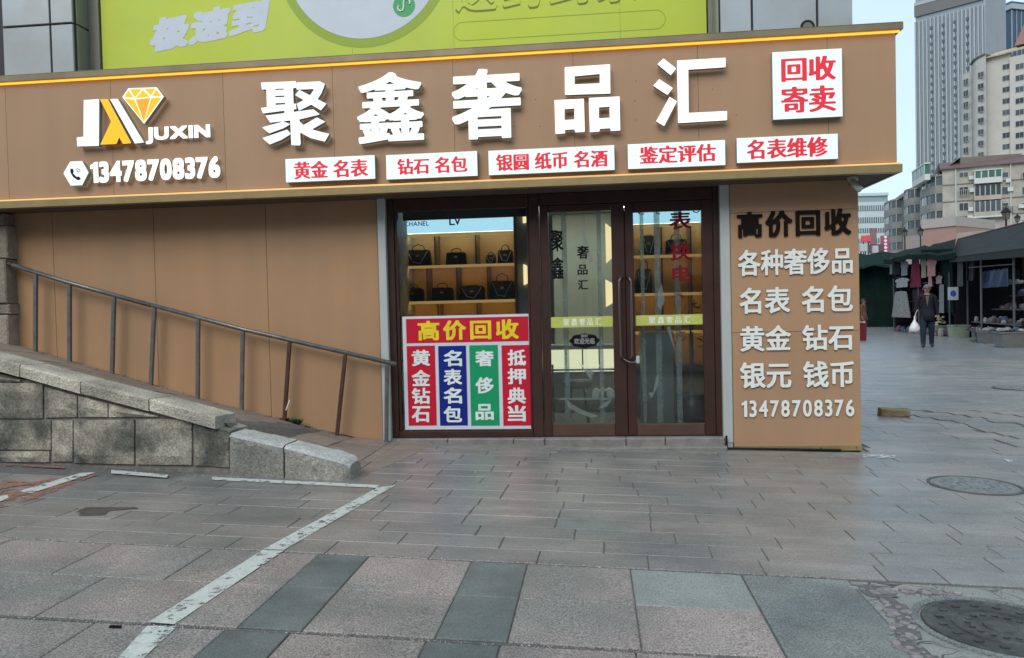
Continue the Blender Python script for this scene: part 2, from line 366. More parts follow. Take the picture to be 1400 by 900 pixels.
# pavers, running bond
pav = bpy.data.objects.new('pavement', None); COL.objects.link(pav); pav.location = (0, -2, gz(0)); pav['kind'] = 'structure'
RW, TL = .232, .60; cand = []
GA, GB = np.array([-5.253, -1.561]), np.array([-1.976, -1.917])
def granY(x): return GA[1]+(x-GA[0])*(GB[1]-GA[1])/(GB[0]-GA[0])
row = 0; y = -3.7355+RW/2
while y < 13:
    off = rnd.random()*TL; x = -8.5+off; 
    while x < 12:
        L = TL if rnd.random() < .78 else TL*rnd.choice([.5, .66])
        xc = x+L/2; yc = y-.0306*xc*max(0, 1-(y+3.7)/12)
        hid = (yc > granY(xc)-.06 and xc < -1.92) or (yc > -.30 and xc < 2.45 and xc > -2.2) or (xc < -1.9 and yc > -1.9) or (yc > -.05 and xc < 2.45)
        # keep what the camera sees
        d = np.array([xc, yc, gz(xc)])-CAM; zz = d@FW_; uu = 700+F_PX*(d@R_)/zz if zz > .1 else -999
        if not hid and -130 < uu < 1560: cand.append((math.hypot(xc-CAM[0], yc-CAM[1]), xc, yc, L))
        x += L
    y += RW; row += 1
cand.sort()
def paver_mesh(L):
    mb = MB(); h, w = L/2-.003, RW/2-.0025
    mb.slab([(-h, -w), (h, -w), (h, w), (-h, w)], lambda x, y: 0, t=.028, b=.004); return mb.mesh('paver', PAVE)
pm = {}; rest = MB()
for i, (dd, xc, yc, L) in enumerate(cand):
    k = round(L, 3)
    if k not in pm: pm[k] = paver_mesh(L)
    dz = rnd.uniform(-.0015, .0015)
    if i < 292:
        o = link('paver', pm[k], pav, (xc, yc+2, gz(xc)+dz-gz(0))); o.rotation_euler = (rnd.uniform(-.004, .004), math.atan(GC)+rnd.uniform(-.003, .003), -.0306*max(0, 1-(yc+3.7)/12))
    else:
        h, w = L/2-.004, RW/2-.0035; rz = -.0306*max(0, 1-(yc+3.7)/12)
        rest.slab([(xc+a*math.cos(rz)-b*math.sin(rz), yc+a*math.sin(rz)+b*math.cos(rz)) for a, b in ((-h, -w), (h, -w), (h, w), (-h, w))], ZF, t=.028, b=.003, lift=dz)
o = rest.obj('paver_field', [PAVE], pav); o['kind'] = 'stuff'
# forecourt of large slabs
fc = bpy.data.objects.new('forecourt', None); COL.objects.link(fc); fc.location = (0, -4.6, gz(0)); fc['kind'] = 'structure'
def bigslab(x0, x1, la, lb, m, g=.004, ga=.006, gb_=.006, name='slab'):
    mb = MB(); mb.slab([(x0+g, lb(x0)+gb_), (x1-g, lb(x1)+gb_), (x1-g, la(x1)-ga), (x0+g, la(x0)-ga)], ZF, t=.03, b=.006, lift=rnd.uniform(-.002, .002)); return mb.obj(name, [m], fc)
# first two rows
for (r0, r1, ga, gb_, offs) in ((lineB, lineM, .016, .003, 0), (lineM, lineC, .003, .02, .31)):
    x = -1.56; xsL = [x]
    while x > -5.6: x -= rnd.choice([.6, .62, .64]); xsL.append(x-(offs if x > -2.4 and False else 0))
    if offs: xsL = [-1.56]+[q+offs for q in xsL[1:]]
    for a, b in zip(xsL[1:], xsL[:-1]): bigslab(a, b, r0, r1, SLABP, ga=ga, gb_=gb_)
    first = offs == 0
    bigslab(-1.56, -1.272, r0, r1, SLABD, .002, ga=ga, gb_=gb_, name='stripe_slab')
    bigslab(-1.272, -.69, r0, r1, SLABP, ga=ga, gb_=gb_)
    bigslab(-.69, -.385, r0, r1, SLABD, .002, ga=ga, gb_=gb_, name='stripe_slab')
    bigslab(-.385, .165, r0, r1, SLABP, ga=ga, gb_=gb_)
    bigslab(.165, .735, r0, r1, SLABG if first else SLABP, ga=ga, gb_=gb_)
x = -5.6
for r0, r1 in ((lineC, lineD), (lineD, lambda x: lineD(x)-.7), (lambda x: lineD(x)-.7, lambda x: lineD(x)-1.4), (lambda x: lineD(x)-1.4, lambda x: lineD(x)-2.1), (lambda x: lineD(x)-2.1, lambda x: lineD(x)-2.8)):
    for a, b, m in ((-5.2, -4.6, SLABP), (-4.6, -4.0, SLABP), (-4.0, -3.4, SLABP), (-3.4, -2.8, SLABP), (-2.8, -2.2, SLABP), (-2.2, -1.6, SLABP), (-1.6, -1.31, SLABD), (-1.31, -.72, SLABP), (-.72, -.41, SLABD), (-.41, .14, SLABP), (.14, .72, SLABP)):
        bigslab(a, b, r0, r1, m, ga=.014)
bigslab(.735, 1.262, lineB, lambda x: lineD(x)-2.8, CONC, .004, ga=.016, name='concrete_slab')
# cracked patch round the manhole
def crackmat():
    m = mat('cracked_concrete', (.235, .235, .215), .75, var=.2, scale=4, bump=.4, bscale=50, speck=.2, sscale=120)
    N = m.node_tree.nodes; L = m.node_tree.links; bs = N['Principled BSDF']; src = bs.inputs['Base Color'].links[0].from_socket
    geo = N.new('ShaderNodeNewGeometry'); nz = N.new('ShaderNodeTexNoise'); nz.inputs['Scale'].default_value = 5; L.new(geo.outputs['Position'], nz.inputs['Vector'])
    ad = N.new('ShaderNodeVectorMath'); ad.operation = 'MULTIPLY_ADD'; L.new(nz.outputs['Color'], ad.inputs[0]); ad.inputs[1].default_value = (.25, .25, 0); L.new(geo.outputs['Position'], ad.inputs[2])
    fl = N.new('ShaderNodeVectorMath'); fl.operation = 'MULTIPLY'; fl.inputs[1].default_value = (1, 1, 0); L.new(ad.outputs[0], fl.inputs[0])
    vo = N.new('ShaderNodeTexVoronoi'); vo.feature = 'DISTANCE_TO_EDGE'; vo.inputs['Scale'].default_value = 9; L.new(fl.outputs[0], vo.inputs['Vector'])
    mr = N.new('ShaderNodeMapRange'); mr.inputs[1].default_value = .015; mr.inputs[2].default_value = .06; L.new(vo.outputs['Distance'], mr.inputs[0])
    n2 = N.new('ShaderNodeTexNoise'); n2.inputs['Scale'].default_value = 2.3; L.new(geo.outputs['Position'], n2.inputs['Vector'])
    mr2 = N.new('ShaderNodeMapRange'); mr2.inputs[1].default_value = .52; mr2.inputs[2].default_value = .60; mr2.inputs[3].default_value = 1; mr2.inputs[4].default_value = 0; L.new(n2.outputs[0], mr2.inputs[0])
    mxx = N.new('ShaderNodeMath'); mxx.operation = 'MAXIMUM'; L.new(mr.outputs[0], mxx.inputs[0]); L.new(mr2.outputs[0], mxx.inputs[1])
    mi = N.new('ShaderNodeMix'); mi.data_type = 'RGBA'; L.new(mxx.outputs[0], mi.inputs[0]); mi.inputs[6].default_value = (.04, .04, .04, 1); L.new(src, mi.inputs[7])
    L.new(mi.outputs[2], bs.inputs['Base Color']); return m
CRACK = crackmat()
# mosaic of broken stones left of the patch: real pieces
MH2 = PG(1368, 858); MH1 = PG(1333, 664)
mb = MB(); mb.slab([(4, -8), (9, -8), (9, lineB(4)-.03), (4, lineB(4)-.03)], ZF, t=.03, lift=-.004); mb.obj('concrete_pad', [CRACK], fc)
mb = MB(); mb.slab([(1.27, -8), (3.995, -8), (3.995, lineB(4)-.03), (1.27, lineB(1.27)-.02)], ZF, t=.03, lift=-.004)
mb.obj('concrete_pad', [CRACK], fc)
q = MB(); BED = mat('dark_grit', (.115, .112, .108), .9, var=.4, scale=40)
for i in range(14):
    t0_, t1_ = i/14, (i+1)/14; f_ = lambda t: (1.31+.06*math.sin(t*7)+t*.02, -3.86-t*1.12)
    (xa_, ya_), (xb_, yb_) = f_(t0_), f_(t1_); w_ = .05+.02*math.sin(i*2.1); q.add([(xa_-w_, ya_, gz(xa_)+.001), (xb_-w_, yb_, gz(xb_)+.001), (xb_+w_, yb_, gz(xb_)+.001), (xa_+w_, ya_, gz(xa_)+.001)], [(0, 1, 2, 3)])
q.obj('crack_bed', [BED], fc)
BRK = mat('broken_stone', (.23, .205, .205), .7, var=.25, scale=12, rand=.22, bump=.4, bscale=60)
for i in range(120):
    t = rnd.random(); 
    if i < 85: bx, by = 1.30+.06*math.sin(t*7)+t*.02+rnd.uniform(-.05, .05), -3.90-t*1.05
    else: bx, by = 1.34+t*.42, -3.90-rnd.uniform(0, .10)*(1-t*.6)
    r = rnd.uniform(.010, .026); n = rnd.choice([4, 5, 6]); a0 = rnd.random()*6
    P = [(bx+r*rnd.uniform(.75, 1.2)*math.cos(a0+k*6.283/n), by+r*rnd.uniform(.6, 1.1)*math.sin(a0+k*6.283/n)) for k in range(n)]
    q = MB(); q.slab(P, ZF, t=.012, b=.004, lift=rnd.uniform(.003, .009)); q.obj('stone_fragment', [BRK], fc)
q = MB(); q.slab([(-5.6, lineC(-5.6)-.006), (-5.6, lineC(-5.6)-.018), (1.27, lineC(1.27)-.018), (1.27, lineC(1.27)-.006)], lambda a, b: GZ0-GC*a, t=.02, lift=-.004); q.obj('joint_fill', [mat('dark_joint_fill', (.05, .047, .04), .95)], fc)
GRIT = [mat('grit_a', (.30, .28, .25), .9), mat('grit_b', (.12, .11, .10), .9), mat('grit_c', (.42, .41, .38), .9)]
q = MB()
for i in range(2600):
    k = rnd.random(); x = rnd.uniform(-5, 1.3)
    if k < .42: y = lineC(x)-.012+rnd.gauss(0, .010)
    elif k < .74: y = lineB(x)+.006+rnd.gauss(0, .012)-.01
    elif k < .80: x = rnd.uniform(1.3, 3.2); y = lineB(x)-.03-abs(rnd.gauss(0, .07))
    elif k < .88: x = rnd.uniform(-5.2, -1.9); y = granY(x)-.03-abs(rnd.gauss(0, .05))
    elif k < .92: x = rnd.uniform(-1.9, 2.6); y = -.36-abs(rnd.gauss(0, .03))
    else: x = rnd.uniform(-5, 5); y = rnd.uniform(-5.5, .0) if x < -2 or x > 2.7 else rnd.uniform(-5.5, -.4)
    if x < -1.9 and y > granY(x)-.01: continue
    r = rnd.uniform(.0018, .0055)*(1.6 if rnd.random() < .06 else 1); a = rnd.random()*6; z = gz(x)+.0012
    P = [(x+r*rnd.uniform(.6, 1.2)*math.cos(a+j*2.1), y+r*rnd.uniform(.6, 1.2)*math.sin(a+j*2.1), z-.002) for j in range(3)]
    q.add(P+[(x, y, z+r*rnd.uniform(.4, .9))], [(0, 1, 3), (1, 2, 3), (2, 0, 3)], rnd.randrange(3))
setp(q.obj('grit', GRIT), 'loose grit and crumbled mortar scattered along the paving joints', 'grit', None, 'stuff')
LIT = mat('dry_leaf', (.16, .10, .05), .8, var=.3, rand=.4); q = MB()
for i in range(90):
    x = rnd.uniform(-6, -2.1); y = -.07-abs(rnd.gauss(0, .07)); z = .0
    litter.append((x, y, rnd.uniform(.006, .018), rnd.random()*6))
# markings and stains
def sheet(name, px, m, dz=.0045):
    P = [PG(*p) for p in px]; q = MB(); q.add([(p[0], p[1], gz(p[0])+dz) for p in P], [tuple(range(len(P)))])
    me = q.mesh(name, [m]); me.flip_normals() if me.polygons[0].normal.z < 0 else None
    return setp(link(name, me), kind='structure')
def band(name, A, B, w, m, dz=.0045, seg=6):
    A = PG(*A)[:2]; B = PG(*B)[:2]; d = (B-A)/np.linalg.norm(B-A); n = np.array([-d[1], d[0]])*w/2; q = MB()
    for i in range(seg):
        a = A+(B-A)*i/seg; b = A+(B-A)*(i+1)/seg; vs = [a-n, b-n, b+n, a+n]
        q.add([(p[0], p[1], gz(p[0])+dz) for p in vs], [(0, 1, 2, 3)])
    return setp(q.obj(name, [m]), kind='structure')
sheet('painted_line', [(515, 668), (541, 664), (388, 753), (360, 752)], WHITEP)
sheet('painted_line', [(359, 753), (388, 754), (238, 855), (203, 852)], WHITEP)
sheet('painted_line', [(201, 857), (243, 857), (192, 905), (158, 905)], WHITEP)
sheet('painted_line', [(290, 653), (518, 664), (516, 668), (290, 657)], WHITEP)
sheet('painted_line', [(152, 643), (230, 650), (228, 654), (152, 648)], WHITEP)
sheet('painted_line', [(26, 673), (110, 648), (132, 647), (42, 676)], WHITEP, .008)
sheet('painted_line', [(-20, 688), (-2, 680), (10, 678), (12, 682), (-10, 692)], WHITEP, .008)
sheet('red_painted_band', [(-20, 700), (45, 684), (135, 649), (112, 647), (-20, 672)], REDPAINT)
sheet('red_painted_band', [(-20, 655), (30, 658), (60, 664), (-20, 676)], REDPAINT, .0035)
sheet('red_painted_band', [(-20, 633), (88, 639), (88, 641), (-20, 636)], REDPAINT)
STAIN = wornpaint('dark_stain', (.085, .07, .066), .44, 12, .5)
sheet('ground_stain', [(104, 700), (118, 694), (185, 694), (190, 696), (150, 699), (143, 705), (110, 706)], STAIN, .004)
WHST = wornpaint('lime_splash', (.55, .56, .54), .5, 22)
sheet('ground_stain', [(1180, 622), (1225, 623), (1222, 627), (1180, 626)], WHST, .005)
sheet('ground_stain', [(1372, 628), (1388, 630), (1380, 634)], WHST, .005)
# trash bits
q = MB(); p = PG(158, 859); q.box(p[0]-.026, p[0]+.026, p[1]-.005, p[1]+.005, gz(p[0])+.002, gz(p[0])+.012); o = q.obj('stick', [BLACK]); setp(o, 'tiny black stick lying on the slabs left of the white line', 'stick')
# manholes
LIDM = mat('worn_lid', (.155, .165, .162), .5, var=.3, scale=14, bump=.4, bscale=70); DKI = mat('oily_iron', (.042, .042, .040), .55, var=.4, scale=22, bump=.5, bscale=60, spec=.3, tint=((.10, .10, .095), 7, .6))
def manhole(c, r, label, worn=0):
    z = gz(c[0]); t = thing('manhole_cover', (c[0], c[1], z), label, 'manhole cover')
    q = MB(); n = 48
    prof = [(r*1.13, .0), (r*1.13, .006), (r*1.04, .008), (r*1.02, .002)]
    def ring(pr, name, m):
        k = MB(); b = 0
        for rr, zz in pr:
            for i in range(n):
                a = 2*math.pi*i/n; k.v.append((rr*math.cos(a), rr*math.sin(a), zz-GC*rr*math.cos(a)))
        for j in range(len(pr)-1):
            for i in range(n): k.f.append((j*n+i, (j+1)*n+i, (j+1)*n+(i+1) % n, j*n+(i+1) % n)); k.m.append(0)
        return k, pr
    k, _ = ring([(r*1.14, -.004), (r*1.13, .006), (r*1.05, .008), (r*1.03, .001)], 'f', IRON)
    k.f = [f[::-1] for f in k.f]; k.obj('frame', [CONC if worn else IRON], t, local=True)
    k, _ = ring([(r*1.0, .001), (r*.985, .007), (r*.93, .007), (r*.92, .003), (r*.62, .003), (r*.61, .007), (r*.57, .007), (r*.56, .003), (r*.22, .003), (r*.21, .008), (.001, .008)], 'l', IRON)
    k.f = [f[::-1] for f in k.f]
    for i in range(16):                                        # raised studs
        for rr, sz in ((.76, .10), (.40, .07)):
            a = 2*math.pi*(i+.3*(rr < .5))/16; x, y = r*rr*math.cos(a), r*rr*math.sin(a); zz = -GC*x
            k.box(x-r*sz*.5, x+r*sz*.5, y-r*sz*.35, y+r*sz*.35, zz+.001, zz+.0075)
    k.obj('lid', [DKI if worn else LIDM], t, local=True)
    return t
manhole(MH1, .30, 'round cast iron cover set in the blue grey pavers right of the shop panel')
manhole(MH2, .31, 'dark round iron cover in the cracked concrete at the lower right corner', 1)
manhole(PG(1392, 531), .33, 'half seen flat iron cover far out on the plaza, the farthest of the covers')
# stone block on the ground
p = PG(1222, 569); t = MB(); bw, bd, bh = .185, .07, .10; z = gz(p[0])
base = [(-bw, -bd), (-.05, -bd-.045), (bw, -bd), (bw, bd), (-.02, bd+.01), (-bw, bd)]
hs = [.105, .085, .075, .085, .10, .115]; v0 = [(p[0]+a, p[1]+b, z) for a, b in base]; v1 = [(p[0]+a*.95, p[1]+b*.9, z+h) for (a, b), h in zip(base, hs)]
t.add(v0+v1, [(5, 4, 3, 2, 1, 0), (6, 7, 8, 9, 10, 11)]+[(i, (i+1) % 6, (i+1) % 6+6, i+6) for i in range(6)])
YSTONE = mat('yellow_stone', (.22, .165, .095), .85, var=.35, scale=14, bump=1, bscale=50)
setp(t.obj('stone_block', [YSTONE], bevel=.008), 'rough yellowish stone block lying alone on the pavers right of the shop', 'stone block')
# ================================================================== RAMP + GRANITE WALL
def zramp(x, y=0.):
    zw = max(gz(x)+.004, .416+(x+4.072)*(-.258 if x > -4.072 else -.292)); zn = (.983-.238*(x+5.209)-.045) if x < -3.05 else (.315-.184*(x+3.005)-.085)
    return zw+(max(zn, zw)-zw)*min(1, max(0, (-.1-y)/1.25))*min(1, max(0, (-2.02-x)/.8))
rb = MB()
for i in range(23):
    a = -8.6+i*.29; b = a+.29
    rb.add([(a, granY(a)+.1, zramp(a, -2)-.02), (b, granY(b)+.1, zramp(b, -2)-.02), (b, 0.02, zramp(b)-.02), (a, .02, zramp(a)-.02)], [(0, 1, 2, 3)])
ramp = setp(rb.obj('ramp', [JOINT]), kind='structure')
x = -8.4
RT = mat('ramp_tile', (.235, .19, .155), .7, var=.2, scale=6, bump=.3, bscale=50, rand=.14, speck=.12)
while x < -2.05:
    y = -.06; k = 0; x2 = min(x+.42, -2.0)
    while y > -1.75:
        y2 = y-.36
        if y2 < granY(x)+.3: y2 = granY(x)+.3
        if y-y2 > .05:
            q = MB(); sh = .06*k
            q.slab([(x+.004, y2+.004), (x2-.004, y2+.004), (x2-.004, y-.004), (x+.004, y-.004)], lambda a, b: zramp(a, b), t=.02, b=.004, lift=rnd.uniform(-.003, .004))
            q.obj('tile', [RT], ramp)
        y = y2; k += 1
        if y2 <= granY(x)+.3: break
    x += .42
q = MB()
for x_, y_, r_, a_r in litter:
    z_ = zramp(x_, y_)+.004; q.add([(x_+r_*math.cos(a_r+j*1.57), y_+r_*.6*math.sin(a_r+j*1.57), z_+(.006 if j % 2 else 0)) for j in range(4)], [(0, 1, 2, 3)])
setp(q.obj('leaf_litter', [LIT]), 'dry leaves and crumbs along the foot of the bronze wall on the ramp', 'litter', None, 'stuff')
# apron between ramp foot and pavers
q = MB(); q.slab([(-2.0, -1.86), (-1.92, -1.80), (-1.62, -.30), (-1.7, -.06), (-2.0, -.06)], ZF, t=.02, lift=.002); q.obj('tile', [RT], ramp)
gw = thing('granite_wall', (GB[0], GB[1], gz(GB[0])), 'stained rough granite retaining wall with sloping coping along the ramp', 'wall')
gdir = (GB-GA)/np.linalg.norm(GB-GA); gnor = np.array([gdir[1], -gdir[0]])   # towards camera
def WP(u, v):
    d = ray(u, v); n = np.array([gnor[0], gnor[1], 0.]); A = np.array([GA[0], GA[1], 0]); return CAM+d*((n@(A-CAM))/(n@d))
def sx(P): return (P[0]-GA[0])*gdir[0]+(P[1]-GA[1])*gdir[1]
def gpt(s, off, z): return (GA[0]+gdir[0]*s+gnor[0]*off, GA[1]+gdir[1]*s+gnor[1]*off, z)
def gblock(px, name, m, front=.0, depth=.3, parent=gw, sub=3, rough=.013, inset=.003):
    """stone whose face outline is given on the wall plane; slightly rough face"""
    P = [(sx(WP(*p)), WP(*p)[2]) for p in px]; P = [P[i] for i in (0, 1, 2, 3)]   # TL TR BR BL
    (a0, za), (a1, zb), (a2, zc), (a3, zd) = P; g = inset
    a0 += g; a3 += g; a1 -= g; a2 -= g; za -= g; zb -= g; zc += g; zd += g
    q = MB(); nx_ = max(2, int((a1-a0)/.07)); nz_ = max(2, int((za-zd)/.07)); G = []
    for j in range(nz_+1):
        for i in range(nx_+1):
            s, t = i/nx_, j/nz_
            A = (a0+(a1-a0)*s, za+(zb-za)*s); B = (a3+(a2-a3)*s, zd+(zc-zd)*s)
            edge = i in (0, nx_) or j in (0, nz_)
            off = front+(-.012 if edge else rnd.uniform(-rough, rough))
            G.append(gpt(A[0]+(B[0]-A[0])*t, off, A[1]+(B[1]-A[1])*t))
    W_ = nx_+1
    q.add(G, [(j*W_+i, (j+1)*W_+i, (j+1)*W_+i+1, j*W_+i+1) for j in range(nz_) for i in range(nx_)])
    bk = [gpt(a, -depth, zz) for a, zz in ((a0, za), (a1, zb), (a2, zc), (a3, zd))]; f4 = [gpt(a, front-.012, zz) for a, zz in ((a0, za), (a1, zb), (a2, zc), (a3, zd))]
    q.add(f4+bk, [(0, 1, 5, 4), (1, 2, 6, 5), (2, 3, 7, 6), (3, 0, 4, 7)])
    return q.obj(name, [m], parent, smooth=False)
# core behind the joints
q = MB(); A = gpt(-4, -.03, 0); 
for (u0, v0a, u1, v1a) in ((-160, 478, 296, 578), (296, 590, 466, 640)):
    p0 = sx(WP(u0, v0a)); p1 = sx(WP(u1, v1a)); z0, z1 = WP(u0, v0a)[2], WP(u1, v1a)[2]
    q.add([gpt(p0, -.03, -.1), gpt(p1, -.03, -.1), gpt(p1, -.03, z1), gpt(p0, -.03, z0), gpt(p0, -.28, -.1), gpt(p1, -.28, -.1), gpt(p1, -.28, z1), gpt(p0, -.28, z0)], [(0, 1, 2, 3), (1, 5, 6, 2), (3, 2, 6, 7), (5, 4, 7, 6)])
q.obj('mortar', [mat('old_mortar', (.18, .17, .15), .9, var=.4, scale=14)], gw)
for px in ([(-150, 475), (-62, 494), (-62, 518), (-150, 498)], [(-62, 494), (-20, 506), (-20, 562), (-62, 560)], [(-170, 500), (-62, 518), (-62, 572), (-170, 571)],
           [(-60, 506), (26, 519), (26, 523), (-60, 520)], [(-60, 523), (57, 524), (57, 573), (-60, 573)], [(59, 529), (104, 541), (104, 571), (59, 572)], [(105, 541), (146, 552), (146, 571), (105, 571)], [(147, 552), (215, 569), (215, 571), (147, 571)],
           [(-90, 574), (68, 575), (68, 616), (-90, 615)], [(69, 575), (98, 575), (98, 632), (69, 632)], [(99, 575), (182, 574), (182, 636), (99, 634)], [(184, 574), (261, 572), (261, 637), (184, 636)], [(264, 576), (312, 589), (312, 640), (264, 637)],
           [(-90, 617), (66, 617), (66, 633), (-90, 632)]):
    gblock(px, 'stone', STONE)

# sloping coping stones
def coping(px, depth, m, front=.035, name='coping_stone', chip=.01):
    P = [(sx(WP(*p)), WP(*p)[2]) for p in px]; (a0, za), (a1, zb), (a2, zc), (a3, zd) = P; n = max(3, int((a1-a0)/.12)); q = MB(); rows = []
    for i in range(n+1):
        s = i/n; a = a0+(a1-a0)*s; zt = za+(zb-za)*s; zl = zd+(zc-zd)*s; e = 1 if i in (0, n) else 0
        j = rnd.uniform(-.009, .009); b = chip*rnd.uniform(.6, 2.2)
        rows.append([gpt(a, front, zl), gpt(a, front+j, zt-b), gpt(a, front-b+j, zt+j*.5), gpt(a, -depth, zt-.012), gpt(a, -depth, zl-.02), ])
    vs = [p for r in rows for p in r]; fs = []
    for i in range(n):
        for k in range(4): fs.append((i*5+k, (i+1)*5+k, (i+1)*5+k+1, i*5+k+1))
        fs.append((i*5+4, (i+1)*5+4, (i+1)*5, i*5))
    fs.append((4, 3, 2, 1, 0)); fs.append(tuple(n*5+k for k in range(5)))
    fs = [f[::-1] for f in fs]
    q.add(vs, fs); return q.obj(name, [m], gw)
for (u0, v0, u1, v1) in ((-160, 448, -62, 474), (-60, 474.5, 30, 498), (32, 499, 113, 521), (115, 521.5, 206, 544.5), (208, 545, 297, 569)):
    coping([(u0, v0), (u1, v1), (u1-1, v1+17), (u0-1, v0+16)], .27, COPE)
# rounded end stone
ENDM = mat('end_granite', (.33, .31, .26), .82, var=.34, scale=6, bump=.5, bscale=90, speck=.36, sscale=60, tint=((.13, .13, .115), 3, .8)); TOPM = mat('worn_pale_top', (.41, .415, .39), .8, var=.25, scale=9, bump=.5, bscale=70, speck=.25, sscale=60)
def lowstone(u0, v0, u1, v1, vb, name, endround):
    P0 = sx(WP(u0, v0)); P1 = sx(WP(u1, v1)); q = MB(); n = 12; rows = []; z0_, z1_ = WP(u0, v0)[2], WP(u1, v1)[2]; zb0 = gz(-2)-.03
    for i in range(n+1):
        s = i/n; a = P0+(P1-P0)*s; zt = z0_*(1-s)+z1_*s; e = max(0, s-.86)/.14 if endround else 0; ins = .045*(1-math.sqrt(max(0, 1-e*e))); zt -= .03*(1-math.sqrt(max(0, 1-e*e*.98))); r = lambda k=.007: rnd.uniform(-k, k)
        rows.append([gpt(a, .006-ins, zb0), gpt(a, .006-ins+r(), zb0+(zt-zb0)*.4), gpt(a, .004-ins+r(), zb0+(zt-zb0)*.72), gpt(a, .0-ins+r(.004), zt-.045+r(.012)), gpt(a, .012-ins, zt-.015), gpt(a, -.03-ins, zt+.006), gpt(a, -.24+ins, zt+.012+r(.004)), gpt(a, -.29+ins, zt-.02), gpt(a, -.29+ins, zb0)])
    vs = [p for r in rows for p in r]; K = 9
    for i in range(n):
        for k in range(K-1): q.add([vs[i*K+k], vs[(i+1)*K+k], vs[(i+1)*K+k+1], vs[i*K+k+1]], [(0, 1, 2, 3)], 1 if 3 <= k <= 6 else 0)
    q.add(vs, [tuple(range(K))[::-1], tuple(n*K+k for k in range(K))], 0); return q.obj(name, [ENDM, TOPM], gw)
lowstone(314, 594, 387, 610, 640, 'low_stone', False); lowstone(389, 610.5, 476, 633, 658, 'end_stone', True)
# ================================================================== SHOP BUILDING
shop = thing('shop_building', (0, 0, 0), 'ground floor shop clad in bronze panels with glazed entrance', 'shop building')
Yw = -.05
def panelx(us, v, Y): return [XY(u, v, Y) for u in us]
# left wall panels
xl = panelx([75, 213, 366], 400, Yw); xe = XY(519, 430, Yw); xs_ = [-7.6, xl[0], xl[1], xl[2], xe]
for a, b in zip(xs_[:-1], xs_[1:]):
    q = MB(); n = 4; g = .0025
    for i in range(1):
        za, zb_ = zramp(a)-.03, zramp(b)-.03
        q.add([(a+g, Yw, za), (b-g, Yw, zb_), (b-g, Yw, 2.60), (a+g, Yw, 2.60), (a+g, .0, za), (b-g, .0, zb_), (b-g, 0, 2.60), (a+g, 0, 2.60)], [(0, 1, 2, 3), (1, 5, 6, 2), (4, 0, 3, 7), (5, 4, 7, 6)])
    q.obj('wall_panel', [BROWN2], shop)
q = MB(); q.box(-9, -2.25, 0.001, .2, -.3, 3.9); q.box(-9, 2.57, 5.0, 5.2, -.3, 3.9); q.box(2.40, 2.575, .03, 5.2, -.3, 2.6); q.box(-9, -8.8, .2, 5, -.3, 3.9)
q.box(1.40, 2.40, .02, .2, -.3, 2.6); q.obj('wall', [mat('dark_backing', (.10, .075, .06), .8)], shop)
# white corner posts
xa, xb = XY(519, 430, -.09), XY(530, 430, -.09)
q = MB(); q.bbox(xa+.002, xb, -.095, .05, gz(-2.1), 2.58, .006); q.obj('post', [WHITEMET], shop)
xa, xb = XY(986.5, 430, -.09), XY(1000.5, 430, -.09)
q = MB(); q.bbox(xa, xb-.004, -.095, .05, gz(1.3)+.06, 2.58, .006); q.box(xa+.03, xb-.01, -.085, .05, gz(1.3), gz(1.3)+.06); q.obj('post', [WHITEMET], shop)
# right panel in three sheets
Yr = -.10; xr0 = XY(1001, 450, Yr); xr1 = XY(1175.5, 440, Yr)
zs = [gz(2)+.02, ZY(1090, 453.5, Yr), ZY(1090, 288.5, Yr), 2.60]
for a, b in zip(zs[:-1], zs[1:]):
    q = MB(); q.bbox(xr0, xr1, Yr, .02, a+.0015, b-.0015, .003); q.obj('wall_panel', [BROWN], shop)
q = MB(); q.box(xr0, xr1+.004, Yr-.012, Yr-.002, gz(2)+.004, gz(2)+.05); q.obj('skirting_strip', [TRIM], shop)
q = MB()
for x_ in (xr0+.16, xr0+.48, xr0+.82, xr1-.05): q.tube([(x_, Yr-.012, gz(2)+.03), (x_, Yr-.016, gz(2)+.03)], .006, 6)
q.obj('screw', [BLACK], shop)['kind'] = 'stuff'
q = MB(); q.box(xr1-.008, xr1-.001, Yr+.004, 5.0, gz(2)-.1, 2.6); q.obj('side_panel', [BROWN], shop)
for i in range(9):
    pass
# lettering on the right panel
LT = dict(depth=.016, split=True)
Yt = Yr-.018
row_text('character', '高价回收', (1008, 307.5), (1163.5, 303), 36, Yt, (.034, .030), .016, [BLKL, BLKL], shop, True, cjkgap=.08)
row_text('character', '各种奢侈品', (1009, 359.5), (1166, 356), 36, Yt, (.024, .018), .011, [ACRY, ACRS], shop, True)
row_text('character', '名表 名包', (1011, 411.5), (1166, 408), 36, Yt, (.024, .018), .011, [ACRY, ACRS], shop, True, spacew=.42)
row_text('character', '黄金 钻石', (1012, 463), (1167, 461), 35, Yt, (.024, .018), .011, [ACRY, ACRS], shop, True, spacew=.42)
row_text('character', '银元 钱币', (1012, 513), (1167.5, 511.5), 36, Yt, (.024, .018), .011, [ACRY, ACRS], shop, True, spacew=.42)
row_text('digit', '13478708376', (1014, 559), (1168, 558), 23, Yt, (.022, .018), .010, [ACRY, ACRS], shop, True, gap=.13)
